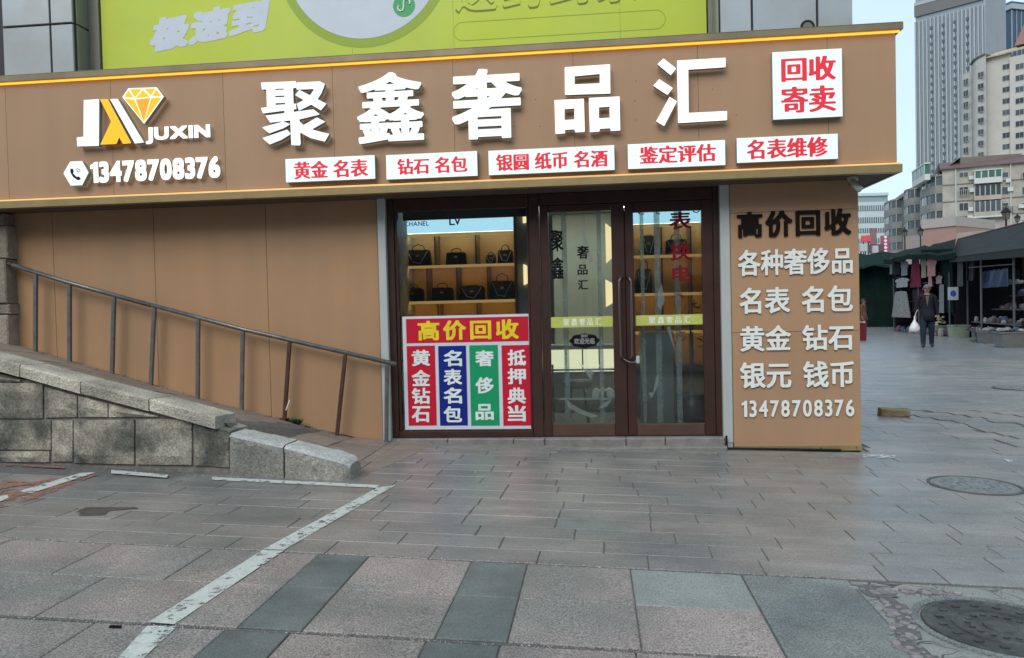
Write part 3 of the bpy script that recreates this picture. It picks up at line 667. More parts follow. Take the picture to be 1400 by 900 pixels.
# ---- fascia sign board
Yf = -.45; zb, zt = 2.463, 3.79; xf1 = XY(1225, 120, Yf)
fas = thing('fascia_sign_board', (0, Yf, zb), 'long projecting bronze fascia with glowing shop name and diamond logo', 'sign board')
us = [10, 153.5, 307, 456.5, 621, 785, 955, 1132]; xs_ = [-9.0]+[XY(u, 200-u*.05, Yf) for u in us]+[xf1]
for a, b in zip(xs_[:-1], xs_[1:]):
    q = MB(); g = .0016
    q.add([(a+g, Yf, zb+.10), (b-g, Yf, zb+.10), (b-g, Yf, zt-.05), (a+g, Yf, zt-.05), (a+g, Yf+.02, zb+.10), (b-g, Yf+.02, zb+.10), (b-g, Yf+.02, zt-.05), (a+g, Yf+.02, zt-.05)], [(0, 1, 2, 3), (1, 5, 6, 2), (4, 0, 3, 7)])
    q.obj('fascia_panel', [BROWN], fas)
q = MB(); q.box(-9, xf1-.01, Yf+.021, -.001, zb+.03, zt-.01); q.obj('box_frame', [mat('fascia_core', (.12, .09, .06), .7)], fas)
q = MB(); q.add([(xf1, Yf, zb+.1), (xf1, 4, zb+.1), (xf1, 4, zt-.05), (xf1, Yf, zt-.05)], [(0, 1, 2, 3)]); q.box(xf1-.02, xf1-.002, Yf+.02, 4, zb+.03, zt-.03); q.obj('end_panel', [BROWN], fas)
# top rim: gold lip that overhangs, led tucked below
rimT = mat('dark_gold_rim', (.24, .19, .115), .4, .4, var=.2, scale=3)
q = MB(); q.box(-9, xf1+.05, Yf-.055, Yf+.03, zt-.045, zt+.015); q.box(xf1+.002, xf1+.05, Yf+.03, 4, zt-.045, zt+.015); q.box(-9, xf1+.05, Yf-.055, .0, zt+.016, zt+.022); q.obj('top_rim', [rimT], fas, bevel=.004)
q = MB(); q.box(-9, xf1+.03, Yf-.026, Yf-.004, zt-.061, zt-.047); q.obj('led_strip', [LED], fas)
q = MB(); q.box(-9, xf1+.03, Yf-.055, Yf+.02, zb, zb+.075); q.box(xf1+.003, xf1+.03, Yf+.02, 4, zb, zb+.075); q.obj('bottom_rim', [TRIM], fas, bevel=.004)
LEDB = mat('led_dim', (.8, .5, .2), .5, emit=(1, .5, .14), es=.38, var=0)
q = MB(); q.box(-9, xf1+.02, Yf-.030, Yf-.004, zb+.078, zb+.092); q.obj('led_strip', [LEDB], fas)
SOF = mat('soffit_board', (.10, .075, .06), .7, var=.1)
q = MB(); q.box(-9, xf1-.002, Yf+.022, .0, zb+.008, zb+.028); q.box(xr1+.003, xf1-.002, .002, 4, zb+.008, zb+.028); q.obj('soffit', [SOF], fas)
# screw holes left by old letters
q = MB()
for a, b in ((128, 545), (154, 692), (677, 443), (671, 552), (680, 657), (997, 467), (1097, 489), (1019, 581), (1226, 630), (540, 445), (592, 612), (8, 693), (5, 757)):
    P = PY(700+a/4, b/4, Yf); q.tube([(P[0], Yf+.001, P[2]), (P[0], Yf-.0015, P[2])], .0045, 6)
q.obj('screw_hole', [BLACK], fas)['kind'] = 'stuff'
YL = Yf-.075; DL = .052
def zshape(name, polys, ox, oy, sc, mats, cell=.006, Yp=YL, depth=DL, parent=fas):
    P = [(zpoly(o, ox, oy, sc, Yp), [zpoly(h, ox, oy, sc, Yp) for h in hs]) for o, hs in polys]
    return geom_from(poly_shape(P, Yp, cell), lambda a: a, lambda b: b, Yp, depth).obj(name, mats, parent)
JU = [([(50, 172), (410, 158), (410, 228), (60, 245)], []), ([(105, 235), (380, 225), (388, 480), (292, 484), (292, 440), (112, 450)], [[(195, 235), (286, 232), (286, 246), (195, 249)], [(195, 310), (290, 306), (290, 320), (195, 323)], [(200, 385), (298, 381), (298, 396), (200, 402)]]),
      ([(50, 432), (408, 388), (415, 445), (70, 490)], []),
      ([(413, 172), (655, 160), (705, 188), (690, 235), (415, 246)], []), ([(600, 232), (705, 188), (672, 280), (630, 345), (560, 402), (440, 462), (415, 390), (530, 332), (575, 275)], []), ([(445, 248), (722, 390), (665, 458), (400, 300)], []),
      ([(97, 512), (590, 447), (655, 500), (440, 552), (145, 584)], []), ([(350, 540), (445, 540), (458, 800), (450, 818), (362, 815)], []), ([(62, 632), (280, 572), (352, 600), (280, 642), (135, 694)], []),
      ([(65, 742), (320, 655), (358, 700), (260, 760), (140, 808)], []), ([(625, 530), (710, 575), (570, 655), (485, 610)], []), ([(440, 565), (500, 622), (600, 662), (752, 700), (705, 778), (560, 742), (448, 682)], [])]
zshape('character', JU, 350, 90, 7.5, [LETTER, SIDE])
char_box('character', '鑫', 488, 99, 579, 195, YL, (.026, .016), DL, [LETTER, SIDE], fas, n=100)
char_box('character', '奢', 618, 94, 713.5, 190, YL, (.030, .022), DL, [LETTER, SIDE], fas, n=100)
PIN = [([(288, 368), (536, 352), (538, 512), (290, 520)], [[(342, 418), (480, 405), (480, 456), (342, 462)]]), ([(232, 548), (393, 540), (398, 722), (345, 725), (342, 708), (290, 711), (290, 730), (238, 734)], [[(287, 598), (341, 594), (341, 654), (287, 657)]]),
       ([(420, 536), (588, 528), (592, 714), (540, 717), (538, 702), (480, 705), (478, 720), (426, 724)], [[(475, 588), (533, 584), (535, 645), (475, 648)]])]
zshape('character', PIN, 700, 0, 4, [LETW, SIDE])
HUI = [([(795, 352), (828, 320), (898, 375), (868, 412)], []), ([(772, 470), (805, 433), (880, 482), (850, 520)], []), ([(862, 530), (902, 555), (832, 690), (788, 665)], []),
       ([(902, 332), (1168, 316), (1168, 368), (964, 382), (966, 618), (1176, 608), (1176, 658), (908, 674)], [])]
zshape('character', HUI, 700, 0, 4, [LETW, SIDE])
zshape('logo_letter', [([(272, 235), (378, 228), (376, 548), (228, 552), (224, 490), (270, 485)], [])], 60, 90, 5, [LETTER, SIDE])
zshape('logo_letter', [([(383, 230), (437, 228), (598, 530), (540, 534), (515, 490), (495, 535), (385, 540), (460, 380)], [])], 60, 90, 5, [YEL, SIDE])
zshape('logo_letter', [([(452, 228), (505, 226), (685, 525), (622, 532)], [])], 60, 90, 5, [LETTER, SIDE])
dm = zshape('logo_diamond', [([(536, 215), (577, 154), (772, 148), (820, 212), (685, 398)], [])], 60, 90, 5, [LETW, SIDE])
T0_, Tm, T1_, G0, G1, G2, G3, Bp = (580, 158), (678, 156), (770, 152), (542, 215), (622, 226), (733, 214), (813, 211), (685, 390)
for tri, m in (((G0, T0_, G1), YEL), ((T0_, Tm, G1), YEL), ((G1, Tm, G2), YEL), ((Tm, T1_, G2), YEL), ((T1_, G3, G2), YEL), ((G0, G1, Bp), YEL), ((G1, G2, Bp), ORA), ((G2, G3, Bp), YEL)):
    cx = sum(p[0] for p in tri)/3; cy = sum(p[1] for p in tri)/3; pts = []
    for p in tri:
        l = math.hypot(p[0]-cx, p[1]-cy); k = max(.4, 1-9/l); pts.append((cx+(p[0]-cx)*k, cy+(p[1]-cy)*k))
    MB().prism(zpoly(pts, 60, 90, 5, YL), YL-.004, YL-.001).obj('facet', [m], dm)
row_text('character', 'JUXIN', (199, 185.5), (287.5, 182), 23, YL+.03, (.055, .045), DL-.03, [LETW, SIDE], fas, True, gap=.045)
row_text('digit', '13478708376', (123.5, 235.5), (301, 229), 29.5, YL+.03, (.052, .042), DL-.03, [LETW, SIDE], fas, True, gap=.03)
hx = zshape('phone_badge', [([(133, 735), (180, 655), (262, 652), (305, 730), (262, 817), (183, 820)], [])], 60, 90, 5, [LETTER, SIDE])
zshape('phone_symbol', [([(180, 705), (197, 703), (203, 722), (198, 735), (222, 760), (236, 757), (250, 768), (247, 780), (230, 782), (200, 762), (182, 732)], [])], 60, 90, 5, [BLACK, BLACK], cell=.003, Yp=YL-.004, depth=.003, parent=hx)
zshape('phone_wave', [([(213, 712), (225, 700), (243, 706), (252, 722), (246, 722), (240, 711), (225, 706), (217, 714)], []), ([(222, 722), (232, 716), (243, 728), (238, 731), (232, 723), (226, 727)], [])], 60, 90, 5, [mat('grey_print', (.3, .32, .32), .5)]*2, cell=.003, Yp=YL-.004, depth=.003, parent=hx)
# light boxes
def lightbox(c, label, rows, song=(.044, .010)):
    (a, b, c2, d) = c; Yb = Yf-.07
    x0 = (XY(*a, Yb)+XY(*d, Yb))/2; x1 = (XY(*b, Yb)+XY(*c2, Yb))/2; z1 = (ZY(*a, Yb)+ZY(*b, Yb))/2; z0 = (ZY(*d, Yb)+ZY(*c2, Yb))/2
    t = thing('light_box_sign', ((x0+x1)/2, Yf, z0), label, 'light box sign', 'small white light boxes on the fascia' if len(rows) == 1 else None)
    MB().box(x0, x1, Yb+.003, Yf-.001, z0, z1).obj('casing', [SIDE], t); MB().bbox(x0, x1, Yb, Yb+.002, z0, z1, .0018).obj('face', [BOXL], t)
    for s, PL, PR, h, sp in rows: row_text('lettering', s, PL, PR, h, Yb-.004, song, .003, [REDP, REDP], t, n=44, spacew=sp)
lightbox([(390, 218), (512, 212), (513, 245), (391, 249)], 'white light box reading 黄金 名表, leftmost below the shop name', [('黄金 名表', (401.5, 233), (503, 229.5), 24, .3)])
lightbox([(527, 212), (652, 207), (653, 241), (529, 245)], 'white light box reading 钻石 名包, second from the left', [('钻石 名包', (543, 228.5), (639, 224), 22, .3)])
lightbox([(667, 206), (839, 199), (841, 233), (669, 239)], 'widest white light box reading 银圆 纸币 名酒, in the middle of its row', [('银圆 纸币 名酒', (678, 222), (831, 217), 23, .3)])
lightbox([(858, 198), (991, 191), (992, 225), (859, 232)], 'white light box reading 鉴定评估, below the last big character', [('鉴定评估', (874, 213), (979, 208), 24, .3)])
lightbox([(1007, 190), (1145, 182), (1146, 217), (1008, 223)], 'white light box reading 名表维修, rightmost in its row under the square box', [('名表维修', (1021, 205), (1132, 200), 27, .3)])
lightbox([(1056, 72), (1151, 66), (1152, 159), (1057, 164)], 'large square white light box with red 回收寄卖 at the right end of the fascia', [('回收', (1068, 96), (1143, 92), 33, .3), ('寄卖', (1068, 137.5), (1143, 133.5), 36, .3)], (.044, .010))
# things on the fascia and soffit
p = PY(1101, 40, -.15); t = thing('round_floodlight', (p[0], -.15, zt+.02), 'small black round floodlight standing on top of the fascia', 'floodlight')
q = MB(); c = Vector((p[0], -.2, zt+.115)); q.tube([c+Vector((0, .10, 0)), c+Vector((0, .02, 0)), c+Vector((0, -.03, 0))], [.03, .055, .068], 18); q.obj('lamp_head', [BLACK], t)
q = MB(); q.tube([c+Vector((0, -.029, 0)), c+Vector((0, -.034, 0))], [.045, .045], 16); q.obj('lens', [mat('grey_lens', (.15, .15, .15), .2)], t)
MB().tube([(p[0], -.12, zt+.02), (p[0], -.12, zt+.07)], .012, 8).obj('bracket', [BLACK], t)
t = thing('security_camera', (XY(1166, 262, -.25), -.25, zb+.008), 'small white dome camera under the right end of the fascia', 'security camera'); c = Vector(t.location)
MB().lathe(c, [(.05, 0), (.05, -.03), (.045, -.035)], 16).obj('mount', [WHITEMET], t); MB().lathe(c, [(.04, -.036), (.038, -.055), (.028, -.072), (.01, -.08)], 16).obj('dome', [mat('smoked_dome', (.05, .05, .05), .15)], t, smooth=True)
MB().tube([c+Vector((-.02, -.02, -.03)), c+Vector((.02, -.05, -.10)), c+Vector((.05, -.07, -.13))], [.03, .032, .03], 12).obj('body', [WHITEMET], t, smooth=True)
# ---- upper storey
up = thing('upper_storey', (0, 0, 3.8), 'upper storey wall clad in grey metal panels behind the fascia', 'building')
DKJ = mat('dark_joint', (.02, .022, .024), .6)
def upx(u): return XY(u, 45, 0)
def cl(x0, x1, z0, z1, Y=0., name='cladding_panel'): 
    g = .011; MB().bbox(x0+g, x1-g, Y-.02, Y+.01, z0+g, z1-g, .004).obj(name, [METG], up)
zj = ZY(60, 35, 0); ztop = 8.0
for a, b in ((upx(4.5), upx(70.5)), (upx(70.5), upx(102))):
    cl(a, b, 3.8, zj); cl(a, b, zj, zj+1.25); cl(a, b, zj+1.25, zj+2.5)
cl(upx(-160), upx(1.5), 3.8, zj-.4, .12); cl(upx(-160), upx(1.5), zj-.4, zj+1.1, .12)
xr = upx(102)
q = MB(); q.box(-9, xr-.002, .012, .2, 3.8, 8); q.box(upx(980), upx(1167)-.01, .012, .2, 3.8, 8); q.box(-9, upx(1167)-.01, .42, .6, 3.8, 8); q.box(upx(1167)-.2, upx(1167)-.012, .2, 6, 3.8, 8); q.obj('backing', [DKJ], up)
# pier side return
q = MB(); MG2 = mat('grey_green_metal', (.22, .235, .21), .35, .3, var=.08, scale=2)
for z0, z1 in ((3.8, zj), (zj, zj+1.25), (zj+1.25, zj+2.5)): q.box(xr-.001, xr+.012, .03, .36, z0+.01, z1-.01)
q.obj('return_panel', [MG2], up)
# right pier
for a, b in ((upx(983), upx(1028)), (upx(1028), upx(1117)), (upx(1117), upx(1166.5))): cl(a, b, 3.8, 5.4); cl(a, b, 5.4, 7)
MB().box(upx(979), upx(982), -.03, .4, 3.8, 8).obj('edge_trim', [MG2], up)
# billboard
Yb = .25; bx0, bx1 = XY(139, 50, Yb), XY(966, 30, Yb)
bb = thing('billboard', ((bx0+bx1)/2, Yb, 3.8), 'lime green advertising banner with a white disc above the shop fascia', 'billboard')
LIME = mat('lime_vinyl', (.50, .58, .035), .5, var=.05, scale=1.5, tint=((.44, .56, .08), .9, .5)); LIMED = mat('dark_lime_print', (.28, .38, .02), .5, var=.03)
VWH = mat('pale_print', (.55, .60, .66), .5, var=.05, scale=5); OLV = mat('olive_print', (.16, .18, .02), .5)
xsb = [bx0, XY(481, 40, Yb), XY(620, 40, Yb), XY(848, 40, Yb), bx1]
for a, b in zip(xsb[:-1], xsb[1:]): MB().box(a+.001, b-.001, Yb, Yb+.02, 3.78, 7.6).obj('banner_sheet', [LIME], bb)
frM = mat('grey_frame', (.20, .19, .165), .5, .3)
MB().box(bx0-.13, bx0-.012, Yb-.03, .41, 3.78, 7.7).obj('frame', [frM], bb); MB().box(bx1+.012, bx1+.09, Yb-.03, .41, 3.78, 7.7).obj('frame', [frM], bb)
c = PY(497, -58, Yb); n = 96
def disc(name, r, y, m, cc=c, par=bb):
    P = [(cc[0]+r*math.cos(2*math.pi*i/n), cc[2]+r*math.sin(2*math.pi*i/n)) for i in range(n)]; return MB().prism(P, y, y+.0015).obj(name, [m], par)
R1 = (ZY(497, -58, Yb)-ZY(500, 53, Yb)); R2 = (ZY(497, -58, Yb)-ZY(500, 65, Yb))
disc('printed_ring', R2, Yb-.002, LIMED); disc('printed_disc', R1, Yb-.004, VWH)
c2 = PY(552.5, 8, Yb); disc('app_badge', .118, Yb-.006, mat('green_print', (.04, .35, .11), .5), c2)
mbs = MB()
cc = PY(552.5, 8, Yb); 
pts = [(-.045, -.055), (-.06, -.035), (-.045, -.015)]; arc = [(cc[0]+.0+a, Yb-.008, cc[2]+b) for a, b in ((-.055, .0), (-.068, -.02), (-.062, -.045), (-.04, -.058), (-.015, -.05), (-.005, -.03), (-.003, .03), (.005, .055), (.028, .065), (.055, .055), (.066, .03), (.058, .01))]
mbs.tube(arc, .0085, 6); mbs.obj('badge_squiggle', [ACRY], bb)
bt = row_text('lettering', '极速到', (206, 41), (366, 26), 47, Yb-.003, (.062, .045), .002, [VWH, VWH], bb, n=44, cjkgap=.06)
cz = sum(v.co.z for v in bt.data.vertices)/len(bt.data.vertices); cx = sum(v.co.x for v in bt.data.vertices)/len(bt.data.vertices)
for v in bt.data.vertices: dx, dz = v.co.x-cx, v.co.z-cz; v.co.z = cz+dz+.12*dx; v.co.x = cx+dx+.20*dz          # the slogan is printed slanting
row_text('lettering', '送药到家', (622, -12), (872, -26), 60, Yb-.003, (.014, .014), .002, [OLV, OLV], bb, n=44, cjkgap=.08)
# overlay to leave only the outline of the second slogan
row_text('lettering_fill', '送药到家', (623, -13), (871, -27), 57, Yb-.005, (.009, .009), .001, [LIME, LIME], bb, n=44, cjkgap=.08)
# pill outline
def pill(u0, v0, u1, v1, hp, r):
    A = PY(u0, v0, Yb); B = PY(u1, v1, Yb); h = (ZY(u0, v0-hp/2, Yb)-ZY(u0, v0+hp/2, Yb))/2; P = []
    for i in range(13): a = math.pi/2+math.pi*i/12; P.append((A[0]+h+h*math.cos(a), A[2]+h*math.sin(a)))
    for i in range(13): a = -math.pi/2+math.pi*i/12; P.append((B[0]-h+h*math.cos(a), A[2]+h*math.sin(a)))
    mb = MB(); m = len(P)
    for i in range(m):
        p0 = P[i]; p1 = P[(i+1) % m]; cx, cz = (A[0]+B[0])/2, A[2]
        def inn(p, k=.006):
            d = Vector((p[0]-min(max(p[0], A[0]+h), B[0]-h), p[1]-cz)); d.normalize(); return (p[0]-d.x*k, p[1]-d.y*k)
        i0, i1 = inn(p0), inn(p1); mb.add([(p0[0], Yb-.002, p0[1]), (p1[0], Yb-.002, p1[1]), (i1[0], Yb-.002, i1[1]), (i0[0], Yb-.002, i0[1])], [(0, 1, 2, 3)])
    return mb.obj('pill_outline', [LIMED], bb)
pill(620, 44, 910, 27, 26, 0)
# ---- left stone pilaster
pil = thing('stone_pilaster', (-6.4, -.2, 1.0), 'rough stone pilaster at the left edge under the fascia', 'pilaster')
xp = XY(9, 380, -.20); zz = [.85, 1.38, ZY(5, 415, -.38), ZY(5, 352, -.38), ZY(5, 305, -.38), 2.46]
PIL = mat('pilaster_stone', (.27, .225, .18), .85, var=.3, scale=7, bump=.8, bscale=40, rand=.2, speck=.2)
zz = sorted(zz)
for i, (a, b) in enumerate(zip(zz[:-1], zz[1:])):
    if b-a > .02: MB().bbox(xp-.8, xp+(.02 if i % 2 else 0), -.20-(.015 if i % 2 == 0 else 0), -.052, a+.004, b-.004, .012).obj('stone', [PIL], pil)
# weeds & cable
# ---- entrance glazing
ent = thing('entrance_glazing', (0, 0, 0), 'dark brown framed shop window beside glazed double doors', 'entrance')
def ex(u): return XY(u, 430, 0)
Zs = .012; Zt = 2.47
def fr(name, x0, x1, z0, z1, y0=-.03, y1=.05, par=ent, m=DKBR): return MB().bbox(x0, x1, y0, y1, z0, z1, .006).obj(name, [m], par)
zG = ZY(640, 287, 0); zH = ZY(850, 277, 0)
fr('frame', ex(530)+.002, ex(542), 0, Zt); fr('frame', ex(976.5), ex(986.5), 0, Zt); fr('mullion', ex(726), ex(740), 0, Zt)
fr('header', ex(542)+.002, ex(726)-.002, zG, Zt); fr('header', ex(740)+.002, ex(976.5)-.002, ZY(850, 277, 0), Zt, -.028)
fr('sill', ex(542)+.002, ex(726)-.002, 0, ZY(640, 589, 0))
fr('inner_frame', ex(542)+.001, ex(546), ZY(640, 589, 0)+.002, zG-.002, -.005); fr('inner_frame', ex(722.5), ex(726)-.001, ZY(640, 589, 0)+.002, zG-.002, -.005)
MB().box(ex(546), ex(722.5), .015, .021, ZY(640, 589, 0), zG).obj('window_pane', [GLASS], ent)
# poster
def poster():
    Yp = .008; x0, x1 = XY(552, 510, Yp), XY(728.5, 510, Yp); z1, z0 = ZY(640, 431, Yp), ZY(640, 587, Yp)
    po = thing('window_poster', ((x0+x1)/2, Yp, z0), 'white bordered poster with red, blue and green columns of characters in the shop window', 'poster')
    PW = mat('poster_white', (.62, .64, .70), .5, spec=.2, var=.04); PR = mat('poster_red', (.55, .012, .035), .5, spec=.2, var=.06); PB = mat('poster_blue', (.008, .02, .21), .5, spec=.2, var=.06); PGr = mat('poster_green', (.01, .30, .12), .5, spec=.2, var=.06); PYl = mat('poster_yellow', (.80, .62, .03), .5, spec=.2); PT = mat('poster_letter', (.72, .78, .76), .5, spec=.2)
    MB().box(x0, x1, Yp-.003, Yp, z0, z1).obj('sheet', [PW], po)
    def rect(u0, v0, u1, v1, m): 
        um, vm = (u0+u1)/2, (v0+v1)/2; MB().box(XY(u0, vm, Yp), XY(u1, vm, Yp), Yp-.0052, Yp-.0035, ZY(um, v1, Yp), ZY(um, v0, Yp)).obj('colour_field', [m], po)
    rect(555.5, 434.5, 722.5, 468, PR); rect(557.5, 473, 596, 582, PR); rect(600.5, 473, 638.5, 582, PB); rect(643, 472, 682, 582, PGr); rect(687, 472, 725.5, 582, PR)
    row_text('lettering', '高价回收', (571, 452.5), (709, 450), 27, Yp-.0075, (.032, .028), .002, [PYl]*2, po, n=44, cjkgap=.12)
    for s, uc, cs, h in (('黄金钻石', 575.5, (489.5, 517, 541.5, 566.5), 22), ('名表名包', 619, (490, 515.5, 541, 566.5), 22), ('奢侈品', 662.5, (490, 527, 563.5), 22), ('抵押典当', 706.5, (489, 514.5, 541, 565.5), 22)):
        for ch, vc in zip(s, cs): char_box('lettering', ch, uc-12.5, vc-h/2, uc+12.5, vc+h/2, Yp-.0075, (.030, .024), .002, [PT]*2, po, 44)
poster()
# door leaves
def leaf(u0, u1, g0, g1, name, hs):
    lf = thing('door_leaf', (ex(u0), 0, 0), name, 'door')
    zt_, zbm, za = ZY(850, 277, 0)-.003, ZY(860, 594, 0), .004
    zg1 = ZY((g0+g1)/2, 289, 0); zg0 = ZY((g0+g1)/2, 579, 0)
    m = DKBR; m2 = mat('brown_kick_rail', (.085, .045, .033), .4, var=.2, scale=8)
    fr('stile', ex(u0)+.003, ex(g0), za, zt_, -.022, .03, lf); fr('stile', ex(g1), ex(u1)-.003, za, zt_, -.022, .03, lf)
    fr('top_rail', ex(g0)+.001, ex(g1)-.001, zg1, zt_, -.018, .028, lf); fr('bottom_rail', ex(g0)+.001, ex(g1)-.001, za, zg0, -.018, .028, lf, m2)
    MB().box(ex(g0), ex(g1), .002, .008, zg0, zg1).obj('glass', [GLASS], lf)
    # handle
    uh = hs; x = ex(uh); z1, z0 = ZY(uh, 384, -.07), ZY(uh, 486, -.07); sgn = 1 if uh < 855 else -1
    HM = mat('handle_steel', (.20, .14, .13), .28, .8)
    q = MB(); q.tube([(x-sgn*.0+.035*sgn, -.02, z1+.03), (x+.02*sgn, -.07, z1+.035), (x, -.075, z1), (x, -.075, z0), (x+.02*sgn, -.07, z0-.035), (x+.035*sgn, -.02, z0-.03)], .0125, 10); q.obj('handle', [HM], lf, smooth=True)
    return lf
L1 = leaf(741, 856, 752, 838, 'left leaf of the brown glazed double door', 847)
L2 = leaf(856, 976.5, 868, 961, 'right leaf of the brown glazed double door', 863)
BAND = mat('glowing_lime_film', (.42, .46, .10), .5, emit=(.42, .46, .1), es=.10)  # faint glow put into the film's own material
def film(lf, u0, u1, v0, v1, uL, uR):
    vm = (v0+v1)/2; MB().box(ex(u0), ex(u1), -.0005, .0012, ZY((u0+u1)/2, v1, 0), ZY((u0+u1)/2, v0, 0)).obj('film_band', [BAND], lf)
    row_text('film_lettering', '聚鑫奢品汇', (uL, vm+1), (uR, vm-1), 10, -.0025, (.014, .012), .001, [ACRY]*2, lf, n=32, cjkgap=.2)
film(L1, 753, 837.5, 433, 447.5, 770, 822); film(L2, 869, 960.5, 430.5, 444.5, 887, 944)
BL2 = mat('black_film', (.006, .007, .008), .6, spec=.1)
for ch, b in (('聚', (753.5, 315, 770, 344)), ('鑫', (754, 352, 770.5, 382)), ('奢', (789, 336, 805, 354)), ('品', (789.5, 362, 803.5, 376)), ('汇', (790, 383, 804, 396))):
    char_box('film_lettering', ch, *b, -.0015, (.026, .018), .001, [BL2]*2, L1, 40)
RDF = mat('red_film', (.16, .010, .014), .6, spec=.1)
for ch, b in (('表', (915, 289, 945, 314)), ('换', (916, 331, 945, 356)), ('电', (919, 363, 944, 386))): char_box('film_lettering', ch, *b, -.0015, (.03, .02), .001, [RDF]*2, L2, 40)
c = PY(799, 466, -.003); P = []
for i in range(48):
    a = 2*math.pi*i/48; k = 1+.05*math.cos(8*a); P.append((c[0]+.148*k*math.cos(a), c[2]+.072*k*math.sin(a)))
pq = MB().prism(P, -.004, -.001); pq.obj('notice_plate', [BL2], L1); row_text('notice_lettering', '欢迎光临', (785, 467), (813, 466), 8, -.0065, (.012, .012), .001, [mat('grey_letter', (.35, .35, .36), .4)]*2, L1, n=30)
row_text('notice_lettering', '您好', (794, 459.5), (804, 459.2), 4, -.0065, (.012, .012), .001, [MATS['grey_letter']]*2, L1, n=24)
MB().box(ex(856)-.035, ex(856)+.035, .034, .045, 0, Zt-.2).obj('meeting_light_block', [DKBR], ent)  # strip added to block room light between the door leaves
MB().box(ex(742), ex(976), .052, .066, ZY(850, 281, 0), Zt).obj('head_light_block', [DKBR], ent)  # strip added to block room light above the door leaves
# lock and chain between the handles
t = thing('door_lock', (ex(870), -.08, ZY(870, 490, 0)), 'steel lock and chain hanging on the door handles', 'lock'); z = t.location.z
MB().tube([(ex(851), -.09, z-.0), (ex(858), -.10, z-.03), (ex(866), -.095, z-.035), (ex(870), -.09, z+.01)], .006, 6).obj('chain', [RAIL], t); MB().bbox(ex(868), ex(872.5), -.10, -.08, z-.045, z+.03, .004).obj('lock_body', [WHITEMET], t)
# threshold step
STEP = mat('threshold_stone', (.21, .20, .18), .8, var=.25, scale=8, bump=.4, speck=.2)
st = setp(bpy.data.objects.new('threshold', None), kind='structure'); COL.objects.link(st)
xs_ = [ex(533), ex(610), ex(700), ex(742), ex(852), ex(905), ex(986)]
for a, b in zip(xs_[:-1], xs_[1:]):
    q = MB(); q.bbox(a+.003, b-.003, -.13 if a > -1 else -.10, .3, gz(b)-.05, -.003, .01); q.obj('step_stone', [STEP], st)
q = MB(); q.bbox(ex(742), ex(986), -.24, -.132, gz(1)-.05, gz(.3)+.018, .01); q.obj('step_stone', [STEP], st)
q = MB(); q.slab([(-2.05, -.34), (2.6, -.34), (2.6, .2), (-2.05, .2)], lambda x, y: gz(x), t=.02, b=.003); q.obj('step_base', [STEP], st)
q = MB(); q.tube([(ex(987), -.14, .02), (ex(987), -.15, gz(1.3)+.03), (ex(989), -.15, gz(1.3)+.018), (ex(1002), -.15, gz(1.3)+.016), (xr1-.2, -.135, gz(2)+.012)], .011, 8); setp(q.obj('black_cable', [BLACK]), 'thin black cable running along the foot of the right panel', 'cable')
# ---- interior
room = thing('shop_interior', (0, 2.5, 0), 'inside of the shop behind the glass, tiled floor and grey walls', 'room')
GW = mat('interior_wall', (.27, .28, .26), .6, var=.05); FL = mat('interior_floor', (.32, .33, .31), .25, var=.08, scale=3); CE = mat('interior_ceiling', (.4, .4, .38), .7)
MB().box(-2.25, 1.45, .06, 4.9, -.06, -.004).obj('floor', [FL], room); MB().box(-2.25, 1.45, .06, 4.9, 2.62, 2.68).obj('ceiling', [CE], room)
MB().box(-2.25, -2.2, .06, 4.9, 0, 2.62).obj('side_wall', [GW], room); MB().box(1.42, 1.47, .06, 4.9, 0, 2.62).obj('side_wall', [GW], room); MB().box(-2.2, 1.42, 4.8, 4.9, 0, 2.62).obj('back_wall', [GW], room)
MB().box(-1.6, .9, 2.0, 2.25, 2.585, 2.60).obj('ceiling_fill_panel', [mat('ceiling_fill_panel', (.8, .8, .8), .5, emit=(.92, 1, .95), es=6.5, var=0)], room)  # unseen glowing panel added to brighten the shop interior
Yc = 1.55; Yd = 1.25
WOOD = mat('cabinet_back', (.42, .28, .12), .5, var=.08, scale=3, stretch=(1, 1, .2)); WDK = mat('cabinet_frame', (.10, .065, .035), .4, var=.1)
HDR = mat('header_lightbox', (.5, .7, .8), .4, emit=(.45, .80, 1), es=.80, var=0)
def cabinet(label, u0, u1, hv0, hv1, rows, divs):
    x0, x1 = XY(u0, 360, Yd), XY(u1, 360, Yd); t = thing('display_cabinet', ((x0+x1)/2, Yc, 0), label, 'display cabinet')
    um = (u0+u1)/2; zr = [ZY(um, v, Yd) for v in rows]
    MB().box(x0, x1, Yc, Yc+.03, 0, ZY(um, hv0, Yd)).obj('back_panel', [WOOD], t); MB().box(x0, x1, Yd, Yc, ZY(um, hv1, Yd)+.003, ZY(um, hv0, Yd)).obj('header_light_box', [HDR], t)
    MB().box(x0-.03, x0-.001, Yd, Yc+.03, 0, ZY(um, hv0, Yd)).obj('side_panel', [WDK], t); MB().box(x1+.001, x1+.03, Yd, Yc+.03, 0, ZY(um, hv0, Yd)).obj('side_panel', [WDK], t)
    for z in zr[1:]: MB().box(x0, x1, Yd, Yc-.001, z-.012, z).obj('shelf', [WDK], t)
    for k, (z1, z0) in enumerate(zip(zr[:-1], zr[1:])):
        MB().box(x0+.01, x1-.01, Yd+.022, Yd+.030, z1-.020, z1-.014).obj('led_strip', [LEDW], t); MB().box(x0, x1, Yd-.004, Yd+.008, z1-.034, z1-.0005).obj('shelf_lip', [mat('glowing_gilt_lip', (.55, .38, .14), .3, .6, emit=(1, .6, .2), es=.25)], t)  # lip hides the strip; its own faint glow stands for the strip's light
        for ud in divs[k % len(divs)]:
            xd = XY(ud, 360, Yd); MB().box(xd-.008, xd+.008, Yd+.002, Yc-.001, z0+.001, z1-.013).obj('divider', [WDK], t)
    return t, zr
